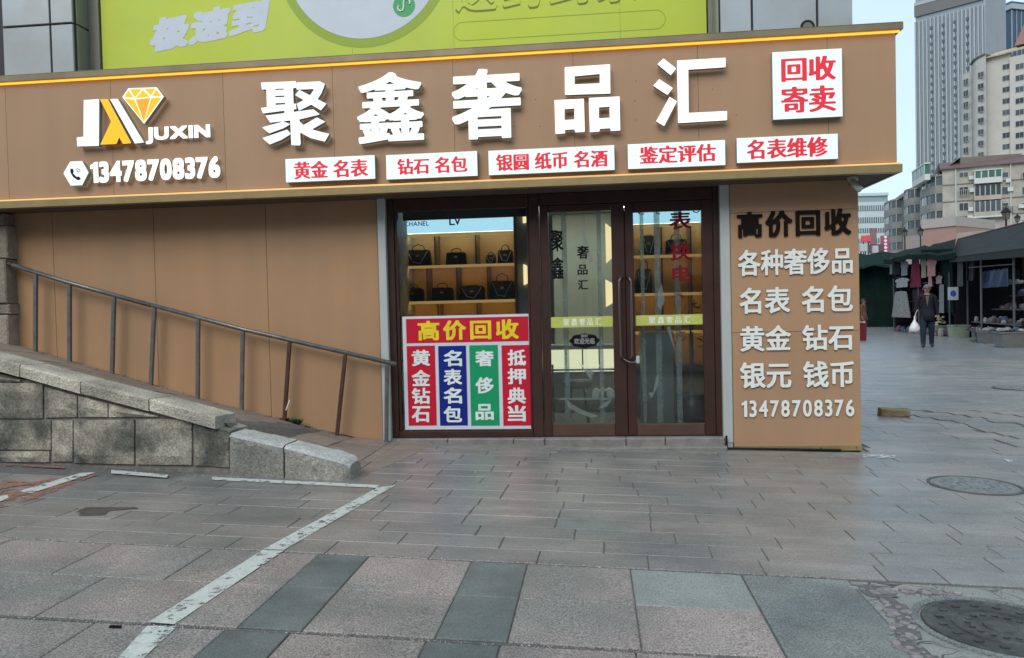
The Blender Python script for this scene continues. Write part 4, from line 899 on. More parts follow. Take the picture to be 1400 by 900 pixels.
c1, zr1 = cabinet('lit wooden display cabinet of handbags behind the left window', 540, 703, 291, 318, (318.5, 362, 411, 460, 508), [[595, 651], [583, 624, 666], [597, 651], [583, 624, 666]])
c2, zr2 = cabinet('lit wooden display cabinet seen through the right door leaf', 862, 985, 285, 305, (305.5, 348, 400, 452, 500), [[905, 945]])
blk = mat('header_print', (.02, .025, .03), .5)
row_text('header_lettering', 'CHANEL', (553, 307), (586, 305), 6.5, Yd-.004, (.012, .012), .002, [blk]*2, c1, gap=.12, n=30)
row_text('header_lettering', 'LV', (614, 302), (631, 301), 13, Yd-.004, (.012, .01), .002, [blk]*2, c1, gap=-.12, n=30)
row_text('header_lettering', 'CL O', (872, 290), (957, 287), 8, Yd-.004, (.012, .012), .002, [blk]*2, c2, gap=1.2, n=30, spacew=2)
def bag(u0, u1, v, h, zbase, label, style, grp='handbags on the cabinet shelves'):
    x0, x1 = XY(u0, v, Yd+.05), XY(u1, v, Yd+.05); zb_ = zbase+.001; hh = h/1060*9.3; m = mat('bag_leather_'+style, {'black': (.006, .006, .007), 'brown': (.03, .010, .008), 'teal': (.010, .024, .03)}[style], .45, var=.2, spec=.3)
    t = thing('handbag', ((x0+x1)/2, Yd+.12, zb_), label, 'handbag', grp); c = (x0+x1)/2; w = (x1-x0)/2; hk = (.42, .12, .28, .06, .36)[int(u0) % 5]
    q = MB(); n = 8; P = [(c-w, zb_), (c+w, zb_), (c+w*.92, zb_+hh*.92), (c+w*.8, zb_+hh), (c-w*.8, zb_+hh), (c-w*.92, zb_+hh*.92)]; q.prism(P, Yd+.06, Yd+.16); q.obj('bag_body', [m], t, bevel=.012)
    q = MB(); q.tube([(c-w*.5, Yd+.10, zb_+hh*.98), (c-w*.42, Yd+.10, zb_+hh*(1+hk*.65)), (c, Yd+.10, zb_+hh*(1+hk)), (c+w*.42, Yd+.10, zb_+hh*(1+hk*.65)), (c+w*.5, Yd+.10, zb_+hh*.98)], .006, 6); q.obj('handle', [m], t, smooth=True)
    if int(u0) % 2 == 0:
        q = MB(); q.prism([(c-w*.9, zb_+hh*.5), (c-w*.5, zb_+hh*.36), (c+w*.5, zb_+hh*.36), (c+w*.9, zb_+hh*.5), (c+w*.86, zb_+hh*.97), (c-w*.86, zb_+hh*.97)], Yd+.050, Yd+.058); q.obj('flap', [mat('bag_flap', (.035, .03, .028), .3, var=.3)], t)
        q = MB(); q.tube([(c-w*.8, Yd+.048, zb_+hh*.9), (c-w*.4, Yd+.045, zb_+hh*.25), (c+w*.2, Yd+.045, zb_+hh*.15), (c+w*.8, Yd+.048, zb_+hh*.9)], .0045, 5); q.obj('chain', [WHITEMET], t)
    q = MB(); q.box(c-.02, c+.02, Yd+.042, Yd+.049, zb_+hh*.55, zb_+hh*.70); q.obj('clasp', [mat('gold_clasp', (.5, .35, .12), .3, .9)], t)
bag(554, 588, 350, 22, zr1[1], 'large dark brown bag on the top shelf, leftmost in the window', 'brown'); bag(609, 637, 350, 17, zr1[1], 'black quilted bag on the top shelf, middle bay of the window', 'black')
bag(664, 677, 350, 12, zr1[1], 'small dark purse on the top shelf of the right bay', 'teal'); bag(680, 701, 350, 18, zr1[1], 'dark bag on the top shelf beside the small purse', 'black')
bag(549, 578, 400, 18, zr1[2], 'flat black bag on the second shelf, leftmost', 'black'); bag(589, 619, 400, 18, zr1[2], 'black bag on the second shelf, second from the left', 'black')
bag(628, 662, 400, 19, zr1[2], 'wide black bag on the second shelf, third from the left', 'black'); bag(670, 703, 400, 25, zr1[2], 'tall teal black bag on the second shelf at its right end', 'teal')
bag(676, 690, 425, 14, zr1[3], 'little black bag with a high handle on the third shelf above the poster', 'black')
bag(878, 896, 330, 26, zr2[1], 'dark brown bag on the upper shelf behind the right door', 'brown'); bag(910, 940, 330, 20, zr2[1], 'black bag on the upper shelf behind the red film letters', 'black'); bag(870, 892, 385, 32, zr2[2], 'tall black bag on the lower shelf behind the right door', 'black')
MB().box(ex(546)+.001, ex(722.5)-.001, .26, .30, ZY(640, 298.5, .26), 2.45).obj('shutter_bar', [mat('dark_shutter', (.03, .035, .035), .5)], ent)
# counter
ct = thing('display_counter', (-.2, 2.1, 0), 'lit glass display counter inside the shop behind the doors', 'counter'); xa, xb = XY(735, 490, 1.9), XY(905, 490, 1.9)
za, zb2, zc = ZY(800, 500, 1.9), ZY(800, 478, 1.9), ZY(800, 472, 1.9)
MB().box(xa, xb, 1.92, 2.35, 0, za-.08).obj('cabinet_body', [mat('counter_grey', (.26, .27, .25), .4)], ct); MB().box(xa, xb, 1.95, 2.35, za-.08+.002, zb2).obj('lit_case', [mat('lit_case', (.8, .8, .6), .5, emit=(1, .98, .66), es=.62, var=0)], ct); MB().box(xa, xb, 1.9, 2.38, zb2+.002, zc).obj('counter_top', [WHITEMET], ct)
for i in range(7): x = xa+.15+i*(xb-xa-.3)/6; MB().box(x-.008, x+.008, 1.925, 1.945, za+.003, zb2).obj('case_post', [WDK], ct)
# column between the cabinets
t = MB(); xa, xb = XY(706, 400, 1.3), XY(750, 400, 1.3); t.box(xa, xb, 1.3, 1.6, 0, 2.61); setp(t.obj('grey_column', [GW]), 'plain grey inner column beside the handbag cabinet', 'column')
t = MB(); xa, xb = XY(757, 380, 3.0), XY(850, 380, 3.0); t.box(xa, xb, 3.0, 3.1, 0, 2.61); setp(t.obj('partition_wall', [mat('partition', (.48, .47, .38), .6, var=.06)]), 'pale grey inner partition seen through the left door', 'partition')
WSC = mat('warm_glow_panel', (.8, .7, .5), .5, emit=(1, .78, .42), es=.9, var=0)  # angular panels with a warm glow of their own
for uu, va, vb, wl in ((834.5, 305, 360, 'tall warm angular glowing panel at the right edge of the left door glass'), (721, 292, 305, 'small warm glowing corner at the top right of the shop window'), (722, 361, 390, 'warm angular glowing panel at the right side of the shop window, lower of two'), (834.5, 382, 420, 'lower warm angular glowing panel in the left door glass beside the handle')):
    P = PY(uu, (va+vb)/2, 1.25); h = (vb-va)/2/1060*9.1; w = .055; q = MB(); q.prism([(P[0]-w, P[2]+h), (P[0]+w, P[2]+h*.6), (P[0]+w, P[2]-h*.6), (P[0]-w, P[2]-h)], 1.25, 1.28)
    setp(q.obj('glowing_panel', [WSC]), wl, 'wall light', 'angular glowing panels inside the shop')
# strip curtain
cur = thing('strip_curtain', (.0, .22, 2.4), 'clear plastic strip curtain hanging behind the glazed doors', 'strip curtain')
PVC = glassmat('clear_pvc', (.95, .98, .98), .8); PVE = mat('pvc_overlap', (.45, .55, .56), .3, var=.15, scale=6); PVE.node_tree.nodes['Principled BSDF'].inputs['Alpha'].default_value = .38
u = 750; k = 0
for u0, u1 in ((745, 772), (768, 802), (798, 822), (818, 850), (858, 880), (875, 900), (897, 925), (921, 945), (941, 975)):
    xa, xb = XY(u0, 430, .22), XY(u1, 430, .22); y = .20+.012*(k % 2); q = MB(); n = 8; seg = 6
    vs = []
    for j in range(n+1):
        z = 2.42-(2.38)*j/n
        for i in range(seg+1):
            s = i/seg; vs.append((xa+(xb-xa)*s, y+.010*math.sin(s*math.pi)*(1 if k % 2 else -1)+.006*math.sin(j*1.3+k), z))
    W1 = seg+1; q.add(vs, [(j*W1+i, (j+1)*W1+i, (j+1)*W1+i+1, j*W1+i+1) for j in range(n) for i in range(seg)]); q.obj('strip', [PVC], cur, smooth=True); k += 1
for u0, u1 in ((770, 777), (818, 824), (877, 882), (896, 904), (923.5, 931)):
    xa, xb = XY(u0, 430, .19), XY(u1, 430, .19); MB().box(xa, xb, .185, .188, .03, 2.42).obj('strip_overlap', [PVE], cur)
MB().box(-.9, 1.25, .2, .24, 2.425, 2.45).obj('rail', [RAIL], cur)
FILM = mat('peeling_film', (.75, .78, .76), .2, var=.1); FILM.node_tree.nodes['Principled BSDF'].inputs['Alpha'].default_value = .55
for lf_, pts in ((L1, [(773, 545), (781, 552), (797, 561), (818, 569), (808, 571), (790, 565), (777, 557)]), (L1, [(788, 492), (797, 504), (808, 520), (812, 508), (805, 516), (795, 500)]), (L1, [(816, 560), (830, 548), (836, 547), (830, 556)]), (L1, [(795, 311), (799, 314), (804, 333), (811, 358), (806, 360), (799, 337)]), (L2, [(897, 515), (901, 512), (899, 528), (893, 541), (890, 545), (886, 537), (893, 537)]), (L2, [(912, 448), (916, 446), (921, 470), (923, 480), (917, 465)]), (L2, [(900, 398), (905, 388), (909, 412), (903, 424), (899, 418)])):
    P = [PY(u_, v_, .012) for u_, v_ in pts]; q = MB(); n = len(P); ar = sum(P[i][0]*P[(i+1) % n][2]-P[(i+1) % n][0]*P[i][2] for i in range(n))
    P = P if ar > 0 else P[::-1]
    q.add([(p[0], .012+.006*math.sin(i*2), p[2]) for i, p in enumerate(P)], [tuple(range(n))]); q.obj('peeling_film', [FILM], lf_)
gt = thing('glass_table', (XY(815, 560, .8), .8, 0), 'low glass table with chrome frame and small white boxes behind the left door', 'table'); CHR = MATS.get('chrome') or mat('chrome', (.6, .6, .6), .15, 1.)
xa, xb = XY(755, 560, .8), XY(850, 560, .8)
for z_ in (.30, .62):
    MB().box(xa, xb, .65, 1.05, z_, z_+.012).obj('glass_shelf', [GLASS], gt)
    MB().box(xa, xb, .635, .649, z_-.004, z_+.018).obj('chrome_edge', [CHR], gt)
for x_ in (xa, xb): MB().box(x_-.012, x_+.012, .63, .66, 0, .66).obj('leg', [CHR], gt); MB().box(x_-.012, x_+.012, 1.04, 1.07, 0, .66).obj('leg', [CHR], gt)
for i_, (u_, w_) in enumerate(((815, .05), (824, .045), (833, .06))):
    x_ = XY(u_, 530, .8); tt = MB(); tt.prism([(x_-w_, .313), (x_+w_, .313), (x_+w_*.8, .38), (x_, .41), (x_-w_*.8, .38)], .75, .85); setp(tt.obj('white_gift_box', [ACRY]), ('small white box on the glass table, left of three', 'small white box in the middle of the glass table', 'widest small white box on the glass table, by the door handle')[i_], 'box')
# plant behind right door
LEAF = mat('dark_leaf', (.02, .05, .025), .4, var=.3, rand=.3)
pt = thing('potted_plant', (XY(945, 420, .9), .95, .0), 'leafy dark plant standing inside behind the right door leaf', 'plant'); bx = pt.location
MB().lathe((bx.x, bx.y, 0), [(.10, 0), (.14, .02), (.17, .32), (.155, .32)], 18).obj('pot', [mat('dark_pot', (.05, .045, .04), .4)], pt, smooth=True); MB().tube([(bx.x, bx.y, .3), (bx.x+.01, bx.y, .8), (bx.x-.02, bx.y, 1.25)], [.02, .015, .008], 8).obj('stem', [WDK], pt)
for i in range(46):
    a = rnd.random()*6.28; z = rnd.uniform(.85, 1.5); r = rnd.uniform(.05, .12); c = Vector((bx.x+math.cos(a)*r, bx.y+math.sin(a)*r, z)); d = Vector((math.cos(a), math.sin(a), rnd.uniform(-.3, .5))).normalized(); s_ = d.cross(Vector((0, 0, 1))).normalized(); L = rnd.uniform(.10, .2)
    P = [c, c+d*L*.4+s_*.03, c+d*L-Vector((0, 0, .02)), c+d*L*.4-s_*.03]; MB().add(P, [(0, 1, 2, 3)]).add([p+Vector((0, 0, .0)) for p in (P[0], P[1], P[2])], []).obj('leaf', [LEAF], pt)
# stool and box inside
t = thing('grey_stool', (XY(790, 540, .9), .9, 0), 'grey cushioned stool with chrome legs behind the left door', 'stool'); b = t.location
MB().lathe((b.x, b.y, .40), [(.14, 0), (.17, .02), (.17, .07), (.15, .09)], 20).obj('seat', [mat('grey_cushion', (.14, .145, .14), .5)], t, smooth=True)
for a in (.7, 2.3, 3.9, 5.5): MB().tube([(b.x+.10*math.cos(a), b.y+.1*math.sin(a), .40), (b.x+.16*math.cos(a), b.y+.16*math.sin(a), 0)], .011, 8).obj('leg', [mat('chrome', (.6, .6, .6), .15, 1.)], t)
t = MB(); xa, xb = XY(878, 520, .7), XY(922, 520, .7); t.bbox(xa, xb, .7, 1.1, 0, 1.02, .01); setp(t.obj('grey_side_cabinet', [mat('side_cabinet', (.22, .24, .235), .35)]), 'plain grey side cabinet behind the right door', 'cabinet')
# ---- handrail
hr = thing('handrail', (-4, -.2, .4), 'grey metal handrail with uneven posts along the sloping ramp', 'handrail'); Yh = -.17
A = PY(16, 362, Yh); B = PY(205, 416, Yh); C_ = PY(541, 498, Yh)
MB().tube([A, PY(95, 387, Yh), PY(206, 417.5, Yh)], .024, 10).obj('rail', [RAIL], hr, smooth=True); MB().tube([PY(207, 417, Yh), PY(330, 450, Yh), C_], .023, 10).obj('rail', [RAIL], hr, smooth=True)
MB().tube([A+np.array([-.1, .02, .03]), A], .03, 8).obj('wall_bracket', [RUST], hr)
for ut, vt, ub, vb_, m in ((49, 374, 48, 474, RAIL), (95, 388, 95, 492, RAIL), (156, 404, 153, 508, RAIL), (211, 421, 206, 527, RAIL), (271, 436, 270, 541, RAIL), (332, 453, 330, 556, RAIL), (396, 468, 388, 567, RUST), (472, 486, 460, 588, RUST), (529, 499, 528, 602, RAIL)):
    a = PY(ut, vt, Yh); b = PY(ub, vb_, Yh); bz = zramp(b[0])-.02; b2 = np.array([b[0]+(b[0]-a[0])*0, Yh, bz])
    q = MB(); n = Vector((1, 0, 0)); w = .017
    q.add([(a[0]-w, Yh-w, a[2]), (a[0]+w, Yh-w, a[2]), (a[0]+w, Yh+w, a[2]), (a[0]-w, Yh+w, a[2]), (b2[0]-w, Yh-w, bz), (b2[0]+w, Yh-w, bz), (b2[0]+w, Yh+w, bz), (b2[0]-w, Yh+w, bz)], [(0, 1, 2, 3), (4, 7, 6, 5), (0, 4, 5, 1), (1, 5, 6, 2), (2, 6, 7, 3), (3, 7, 4, 0)])
    q.obj('post', [m], hr)
# weeds
WEED = mat('weed_leaf', (.05, .085, .03), .6, var=.3, rand=.35)
def weed(u, name_label, n, s):
    x = XY(u, 570, -.17); t = thing('weed', (x, -.2, zramp(x)), name_label, 'weed'); q = MB()
    for i in range(n):
        a = rnd.random()*6.28; L = rnd.uniform(.3, 1)*s; c = Vector((x+rnd.uniform(-s, s)*1.2, -.17+rnd.uniform(-s, s)*.5, zramp(x)-.01)); d = Vector((math.cos(a), math.sin(a), rnd.uniform(.4, 1.6))).normalized(); w = d.cross(Vector((0, 0, 1))).normalized()*.007
        q.add([c-w, c+w, c+d*L*.6+w*1.3, c+d*L, c+d*L*.6-w*1.3], [(0, 1, 2, 3, 4)])
    o = q.obj('blades', [WEED], t); o['kind'] = 'stuff'
weed(394, 'green weed tuft at the foot of the rusty post on the ramp', 320, .10); weed(415, 'thin weeds right of the tuft along the wall base', 60, .045); weed(497, 'sparse weeds at the foot of the ramp by the wall', 40, .04)
q = MB(); q.tube([PY(391, 561, -.2), PY(396, 547, -.2)], .006, 6); setp(q.obj('paper_scrap', [ACRY]), 'white scrap leaning on the rusty post', 'scrap')
exec_parts.append(1)
# ================================================================== MARKET STREET
def frame2(pa, pb):
    a = np.array(pa[:2]); b = np.array(pb[:2]); d = (b-a); L = np.linalg.norm(d); d = d/L
    return a, d, L, math.atan2(d[1], d[0])
def onplane(u, v, a, d, t=0.):
    n = np.array([-d[1], d[0], 0.]); A = np.array([a[0], a[1], 0])+n*t; r = ray(u, v); P = CAM+r*((n@(A-CAM))/(n@r)); return P, float((P[:2]-A[:2])@d)
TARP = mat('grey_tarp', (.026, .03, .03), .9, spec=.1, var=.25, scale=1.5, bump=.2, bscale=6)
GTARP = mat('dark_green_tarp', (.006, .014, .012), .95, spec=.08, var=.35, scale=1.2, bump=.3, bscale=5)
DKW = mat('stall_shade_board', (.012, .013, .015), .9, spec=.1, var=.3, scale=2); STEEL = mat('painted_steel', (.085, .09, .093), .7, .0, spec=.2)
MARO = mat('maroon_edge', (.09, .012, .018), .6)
gA, gB = PG(1450, 483), PG(1306, 461); a_, d_, L_, rz_ = frame2(gA, gB); g0 = gz(9)
stA = thing('market_stall', (a_[0], a_[1], g0), 'near market stall with a sloping grey roof and maroon edge on steel posts', 'market stall', 'open market stalls', rz_)
def zl(u, v, t=0): P, s_ = onplane(u, v, a_, d_, t); return s_, P[2]-g0
s0, z0 = zl(1440, 336); s1, z1 = zl(1308, 351)
r1_, y1_ = zl(1309, 328, -2.4); r0_, y0_ = zl(1440, 295, -2.4)
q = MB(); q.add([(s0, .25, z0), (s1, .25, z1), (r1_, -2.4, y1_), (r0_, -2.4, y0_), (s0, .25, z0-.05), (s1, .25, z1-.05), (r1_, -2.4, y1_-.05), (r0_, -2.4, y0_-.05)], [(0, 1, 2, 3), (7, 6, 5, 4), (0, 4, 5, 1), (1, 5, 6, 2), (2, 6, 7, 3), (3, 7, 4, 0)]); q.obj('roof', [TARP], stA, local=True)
q = MB(); q.add([(s0, .26, z0-.05), (s1, .26, z1-.05), (s1, .26, z1-.22), (s0, .26, z0-.26), (s0, .23, z0-.05), (s1, .23, z1-.05), (s1, .23, z1-.22), (s0, .23, z0-.26)], [(0, 1, 2, 3), (7, 6, 5, 4), (3, 2, 6, 7)]); q.obj('valance', [mat('valance', (.035, .04, .04), .9, spec=.1)], stA, local=True)
q = MB(); q.tube([(r0_, -2.42, y0_+.02), (r1_, -2.42, y1_+.02), (s1-.01, .2, z1+.03)], .045, 6); q.obj('ridge_edge', [MARO], stA, local=True)
for u in (1345.5, 1391): s_, z_ = zl(u, 350); MB().tube([(s_, .1, 0), (s_, .1, z_)], .035, 8).obj('post', [STEEL], stA, local=True)
for s_ in (L_-.2,): MB().tube([(s_, -.4, 0), (s_, -.4, z1)], .035, 8).obj('post', [STEEL], stA, local=True)
sa, za = zl(1328, 366); sb, zb_ = zl(1391, 361); MB().tube([(sa, .08, za), (sb, .08, zb_)], .02, 6).obj('cross_bar', [STEEL], stA, local=True)
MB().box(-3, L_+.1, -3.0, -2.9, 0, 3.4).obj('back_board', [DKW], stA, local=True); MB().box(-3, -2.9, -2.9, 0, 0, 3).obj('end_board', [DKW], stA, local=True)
for hz, t0 in ((.62, -.5), (1.1, -1.2), (1.6, -1.8)): MB().box(-1, L_-.3, t0-.5, t0, hz-.04, hz).obj('shelf', [STEEL], stA, local=True)
def stuffheap(name, label, cat, parentframe, s0, s1, t0, t1, z, n, cols, sz, rzz):
    t = MB(); ms = [mat('goods_%d' % k, c, .6, var=.3, scale=20) for k, c in enumerate(cols)]
    a, d = parentframe; nrm = np.array([-d[1], d[0]])
    for i in range(n):
        s = rnd.uniform(s0, s1); tt = rnd.uniform(t0, t1); P = a+d*s+nrm*tt; k = rnd.randrange(len(ms)); w, h, e = rnd.uniform(.4, 1)*sz, rnd.uniform(.4, 1)*sz, rnd.uniform(.3, 1.2)*sz
        t.lathe((P[0], P[1], z-.01), [(w*.5, 0), (w*.6, e*.4), (w*.45, e*.9), (w*.2, e)], 6, k, 1, h/w)
    o = t.obj(name, ms); setp(o, label, cat, None, 'stuff'); return o
GC_ = [(.16, .16, .165), (.05, .05, .06), (.22, .21, .20), (.09, .05, .06), (.04, .06, .10), (.28, .27, .26)]
for hz, t0 in ((.62, -.5), (1.1, -1.2), (1.6, -1.8)): stuffheap('merchandise', 'small wares crowded on a shelf inside the near stall', 'goods', (a_, d_), -1, L_-.4, t0-.45, t0-.05, g0+hz, 60, GC_, .22, rz_)
for hz, t0, sa_, sb_ in ((.30, -.15, 1.0, L_-.6), (.75, -.35, -1.5, 3.2), (2.0, -1.0, 0, L_-.5)): stuffheap('merchandise', 'toys and trinkets heaped behind the tubs of the near stall', 'goods', (a_, d_), sa_, sb_, t0-.4, t0+.05, g0+hz, 90, GC_+[(.35, .35, .36), (.25, .05, .08)], .17, rz_)
MB().box(-2.2, 4.0, -.95, -.30, 0, .78).obj('display_bench', [DKW], stA, local=True)
# blue hanging tarpaulin inside
q = MB(); s_a, z_a = zl(1378, 366, -.6); s_b, z_b = zl(1344, 394, -.6); a3 = a_+np.array([-d_[1], d_[0]])*-.6
P0 = a3+d_*s_a; P1 = a3+d_*s_b; n = 8
for i in range(n):
    f0, f1 = i/n, (i+1)/n; A = P0+(P1-P0)*f0; B = P0+(P1-P0)*f1; k0, k1 = .05*math.sin(i*2.2), .05*math.sin((i+1)*2.2)
    q.add([(A[0]+k0, A[1], g0+z_a), (B[0]+k1, B[1], g0+z_a-.05), (B[0]+k1*2, B[1], g0+z_b), (A[0]+k0*2, A[1], g0+z_b)], [(0, 1, 2, 3)])
o = q.obj('blue_tarpaulin', [mat('blue_tarp', (.02, .04, .12), .5)]); setp(o, 'dark blue tarpaulin bundle hung inside the near market stall', 'tarpaulin'); md = o.modifiers.new('thick', 'SOLIDIFY'); md.thickness = .01
# stall B
gC = PG(1226, 452.5); b_, e_, M_, rb_ = frame2(gB+np.array([.1, .3, 0]), gC)
stB = thing('market_stall', (b_[0], b_[1], g0), 'middle market stall under a sagging dark green tarpaulin hung with clothes', 'market stall', 'open market stalls', rb_)
def zb2_(u, v, t=0): P, s_ = onplane(u, v, b_, e_, t); return s_, P[2]-g0
sa, za = zb2_(1304, 348); sb, zb_ = zb2_(1232, 352); q = MB(); n = 10; vs = []
ra_, zt0 = zb2_(1307, 329, -2.4); rb2, zt1 = zb2_(1240, 343, -2.4)
for i in range(n+1):
    f = i/n; s_ = -1.7+(M_+1.8)*f; zf_ = za+(zb_-za)*f+rnd.uniform(-.12, .06); zt_ = zt0+(zt1-zt0)*f+rnd.uniform(-.08, .08); sr_ = ra_+(rb2-ra_)*f
    vs += [(s_, .5, zf_-.18), (s_, .5, zf_+.02), ((s_+sr_)/2, -.9, (zf_+zt_)/2+.05), (sr_, -2.4, zt_)]
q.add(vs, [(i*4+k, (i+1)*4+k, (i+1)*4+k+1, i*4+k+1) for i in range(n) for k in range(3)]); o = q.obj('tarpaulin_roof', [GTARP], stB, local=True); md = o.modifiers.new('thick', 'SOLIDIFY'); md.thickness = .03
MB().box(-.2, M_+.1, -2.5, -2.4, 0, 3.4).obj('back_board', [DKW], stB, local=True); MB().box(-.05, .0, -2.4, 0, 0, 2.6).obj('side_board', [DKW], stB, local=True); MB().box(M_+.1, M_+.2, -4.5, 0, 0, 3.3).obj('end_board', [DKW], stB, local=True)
for s_ in (.05, M_/2, M_-.1): MB().tube([(s_, .15, 0), (s_, .15, 2.6)], .03, 8).obj('post', [STEEL], stB, local=True)
for hz in (2.25, 1.45): MB().tube([(.1, .1, hz), (M_-.1, .1, hz)], .02, 6).obj('hanging_rail', [STEEL], stB, local=True)
# hanging green side curtain (dark diagonal)
q = MB(); P = [zb2_(1262, 342), zb2_(1306, 340), zb2_(1307, 428), zb2_(1299, 428), zb2_(1290, 396), zb2_(1277, 366)]; n = len(P)
q.add([(s_, .12, z_) for s_, z_ in P]+[(s_, .08, z_) for s_, z_ in P], [tuple(range(n)), tuple(range(2*n-1, n-1, -1))]+[(i, (i+1) % n, (i+1) % n+n, i+n) for i in range(n)]); q.obj('side_curtain', [GTARP], stB, local=True)
def garment(u0, v0, u1, v1, col, label, frame=(b_, e_), t=.18, kind='shirt', pat=None):
    a, d = frame; P0, s0 = onplane(u0, v0, a, d, t); P1, s1 = onplane(u1, v0, a, d, t); _, s2 = onplane(u0, v1, a, d, t); zt_ = P0[2]; zb_ = onplane((u0+u1)/2, v1, a, d, t)[0][2]; nrm = np.array([-d[1], d[0]])
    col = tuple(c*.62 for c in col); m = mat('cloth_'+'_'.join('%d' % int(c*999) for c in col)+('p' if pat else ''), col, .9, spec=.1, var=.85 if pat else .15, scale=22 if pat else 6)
    q = MB(); nx_, nz_ = 12, 8; vs = []
    for sgn in (1, -1):
        for j in range(nz_+1):
            f = j/nz_; 
            wd = {'shirt': .55+.45*min(1, f*4) if f < .25 else (.78 if f > .45 else 1.0), 'skirt': .62+.38*f, 'straight': 1.0, 'dress': .5+.5*f}[kind]
            for i in range(nx_+1):
                g = i/nx_*2-1; s = (s0+s1)/2+(s1-s0)/2*g*wd; w = (.035+.03*math.sin(g*9+f*1.3))*sgn*(1-abs(g)**4)*(.5+f*.5)+.02*math.sin(g*14)
                Q = a+d*s+nrm*(t+w); vs.append((Q[0], Q[1], zt_+(zb_-zt_)*f-(.04*abs(g) if f == 0 else 0)))
    K = (nx_+1)*(nz_+1); W1 = nx_+1
    fs = [(j*W1+i, j*W1+i+1, (j+1)*W1+i+1, (j+1)*W1+i) for j in range(nz_) for i in range(nx_)]; fs += [tuple(K+x for x in f[::-1]) for f in fs]
    for j in range(nz_):
        fs += [(j*W1, (j+1)*W1, K+(j+1)*W1, K+j*W1), (j*W1+nx_, K+j*W1+nx_, K+(j+1)*W1+nx_, (j+1)*W1+nx_)]
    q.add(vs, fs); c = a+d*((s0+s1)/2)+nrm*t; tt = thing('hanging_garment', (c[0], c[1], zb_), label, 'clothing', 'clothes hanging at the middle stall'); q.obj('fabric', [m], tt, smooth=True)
    MB().tube([(c[0], c[1], zt_-.02), (c[0], c[1], zt_+.07), (c[0]+.02, c[1], zt_+.10)], .006, 5).obj('hanger', [STEEL], tt)
garment(1217, 353, 1220, 375, (.35, .35, .34), 'narrow white strip of cloth, leftmost of the hanging clothes', kind='straight'); garment(1221, 352, 1230, 376, (.03, .03, .035), 'black trousers hanging beside the white strip', kind='straight')
garment(1231, 358, 1242, 377, (.30, .30, .30), 'light grey top hanging above the white lace blouse'); garment(1243, 350, 1260, 393, (.20, .03, .06), 'long crimson dress hanging in the middle of the stall', kind='dress')
garment(1259, 352, 1267, 380, (.36, .34, .26), 'cream shirt hanging left of the pink jacket'); garment(1266, 352, 1281, 378, (.55, .25, .27), 'pink jacket hanging high above the walking man', t=.3)
garment(1269, 376, 1275, 392, (.52, .30, .30), 'pale pink skirt under the pink jacket', t=.3, kind='skirt'); garment(1279, 377, 1289, 388, (.36, .26, .28), 'dusty pink blouse hanging right of the jacket')
garment(1223, 381, 1244, 393, (.40, .40, .39), 'white lace blouse above the long patterned skirt', t=.3, kind='shirt', pat=1); garment(1218, 399, 1246, 434, (.32, .32, .30), 'long black and white patterned skirt, the lowest hanging garment', t=.35, kind='skirt', pat=1)
garment(1284, 389, 1291, 428, (.26, .27, .28), 'long grey trousers hanging right of the walking man', kind='straight'); garment(1309, 354, 1317, 392, (.10, .11, .11), 'dim grey coat hanging at the left edge of the near stall', (a_, d_), .05, 'straight'); garment(1322, 354, 1331, 384, (.075, .085, .085), 'dark grey coat hanging behind the post of the near stall', (a_, d_), -.2, 'straight')
for u_, v_, w_, h_, c_x, lb in ((1226, 378, 5, 9, (.05, .05, .06), 'small black scarf left of the white lace blouse'), (1247, 396, 8, 30, (.06, .05, .055), 'dark trousers hanging low behind the patterned skirt'), (1255, 396, 8, 22, (.10, .02, .035), 'dark red blouse hanging low left of the walking man'), (1286, 352, 7, 24, (.10, .10, .12), 'dim blue grey shirt under the sagging tarpaulin edge'), (1294, 356, 6, 30, (.05, .055, .07), 'near black coat beside the green side curtain')):
    garment(u_, v_, u_+w_, v_+h_, c_x, lb, t=.05, kind='straight')
stuffheap('merchandise', 'bags and folded clothes heaped on the ground under the hanging clothes', 'goods', (b_, e_), .5, M_-1, -.3, .35, g0+.02, 110, [(.05, .05, .06), (.10, .03, .05), (.03, .04, .09), (.2, .2, .2), (.03, .03, .03)], .26, rb_)
# paper sign with blue flower emblem
P, s_ = onplane(1303, 401.5, b_, e_, .45); sg = thing('paper_sign', (P[0], P[1], P[2]), 'white board with a round blue flower emblem hanging between the stalls', 'sign'); k = 24/1060
SGW = mat('sign_paper', (.33, .36, .42), .6); SGB = mat('sign_blue', (.02, .05, .22), .6)
MB().box(P[0]-8.4*k, P[0]+8.4*k, P[1]-.01, P[1]+.01, P[2]-11*k, P[2]+11*k).obj('board', [SGW], sg)
q = MB()
for i in range(8):
    a = math.pi*i/4; c = (P[0]+math.cos(a)*3.2*k, P[2]+math.sin(a)*3.6*k); q.prism([(c[0]+1.9*k*math.cos(b*math.pi/4), c[1]+1.9*k*math.sin(b*math.pi/4)) for b in range(8)], P[1]-.016-.001*(i % 2), P[1]-.011)
q.prism([(P[0]+1.4*k*math.cos(b*math.pi/4), P[2]+1.4*k*math.sin(b*math.pi/4)) for b in range(8)], P[1]-.019, P[1]-.011); q.obj('flower_emblem', [SGB], sg)
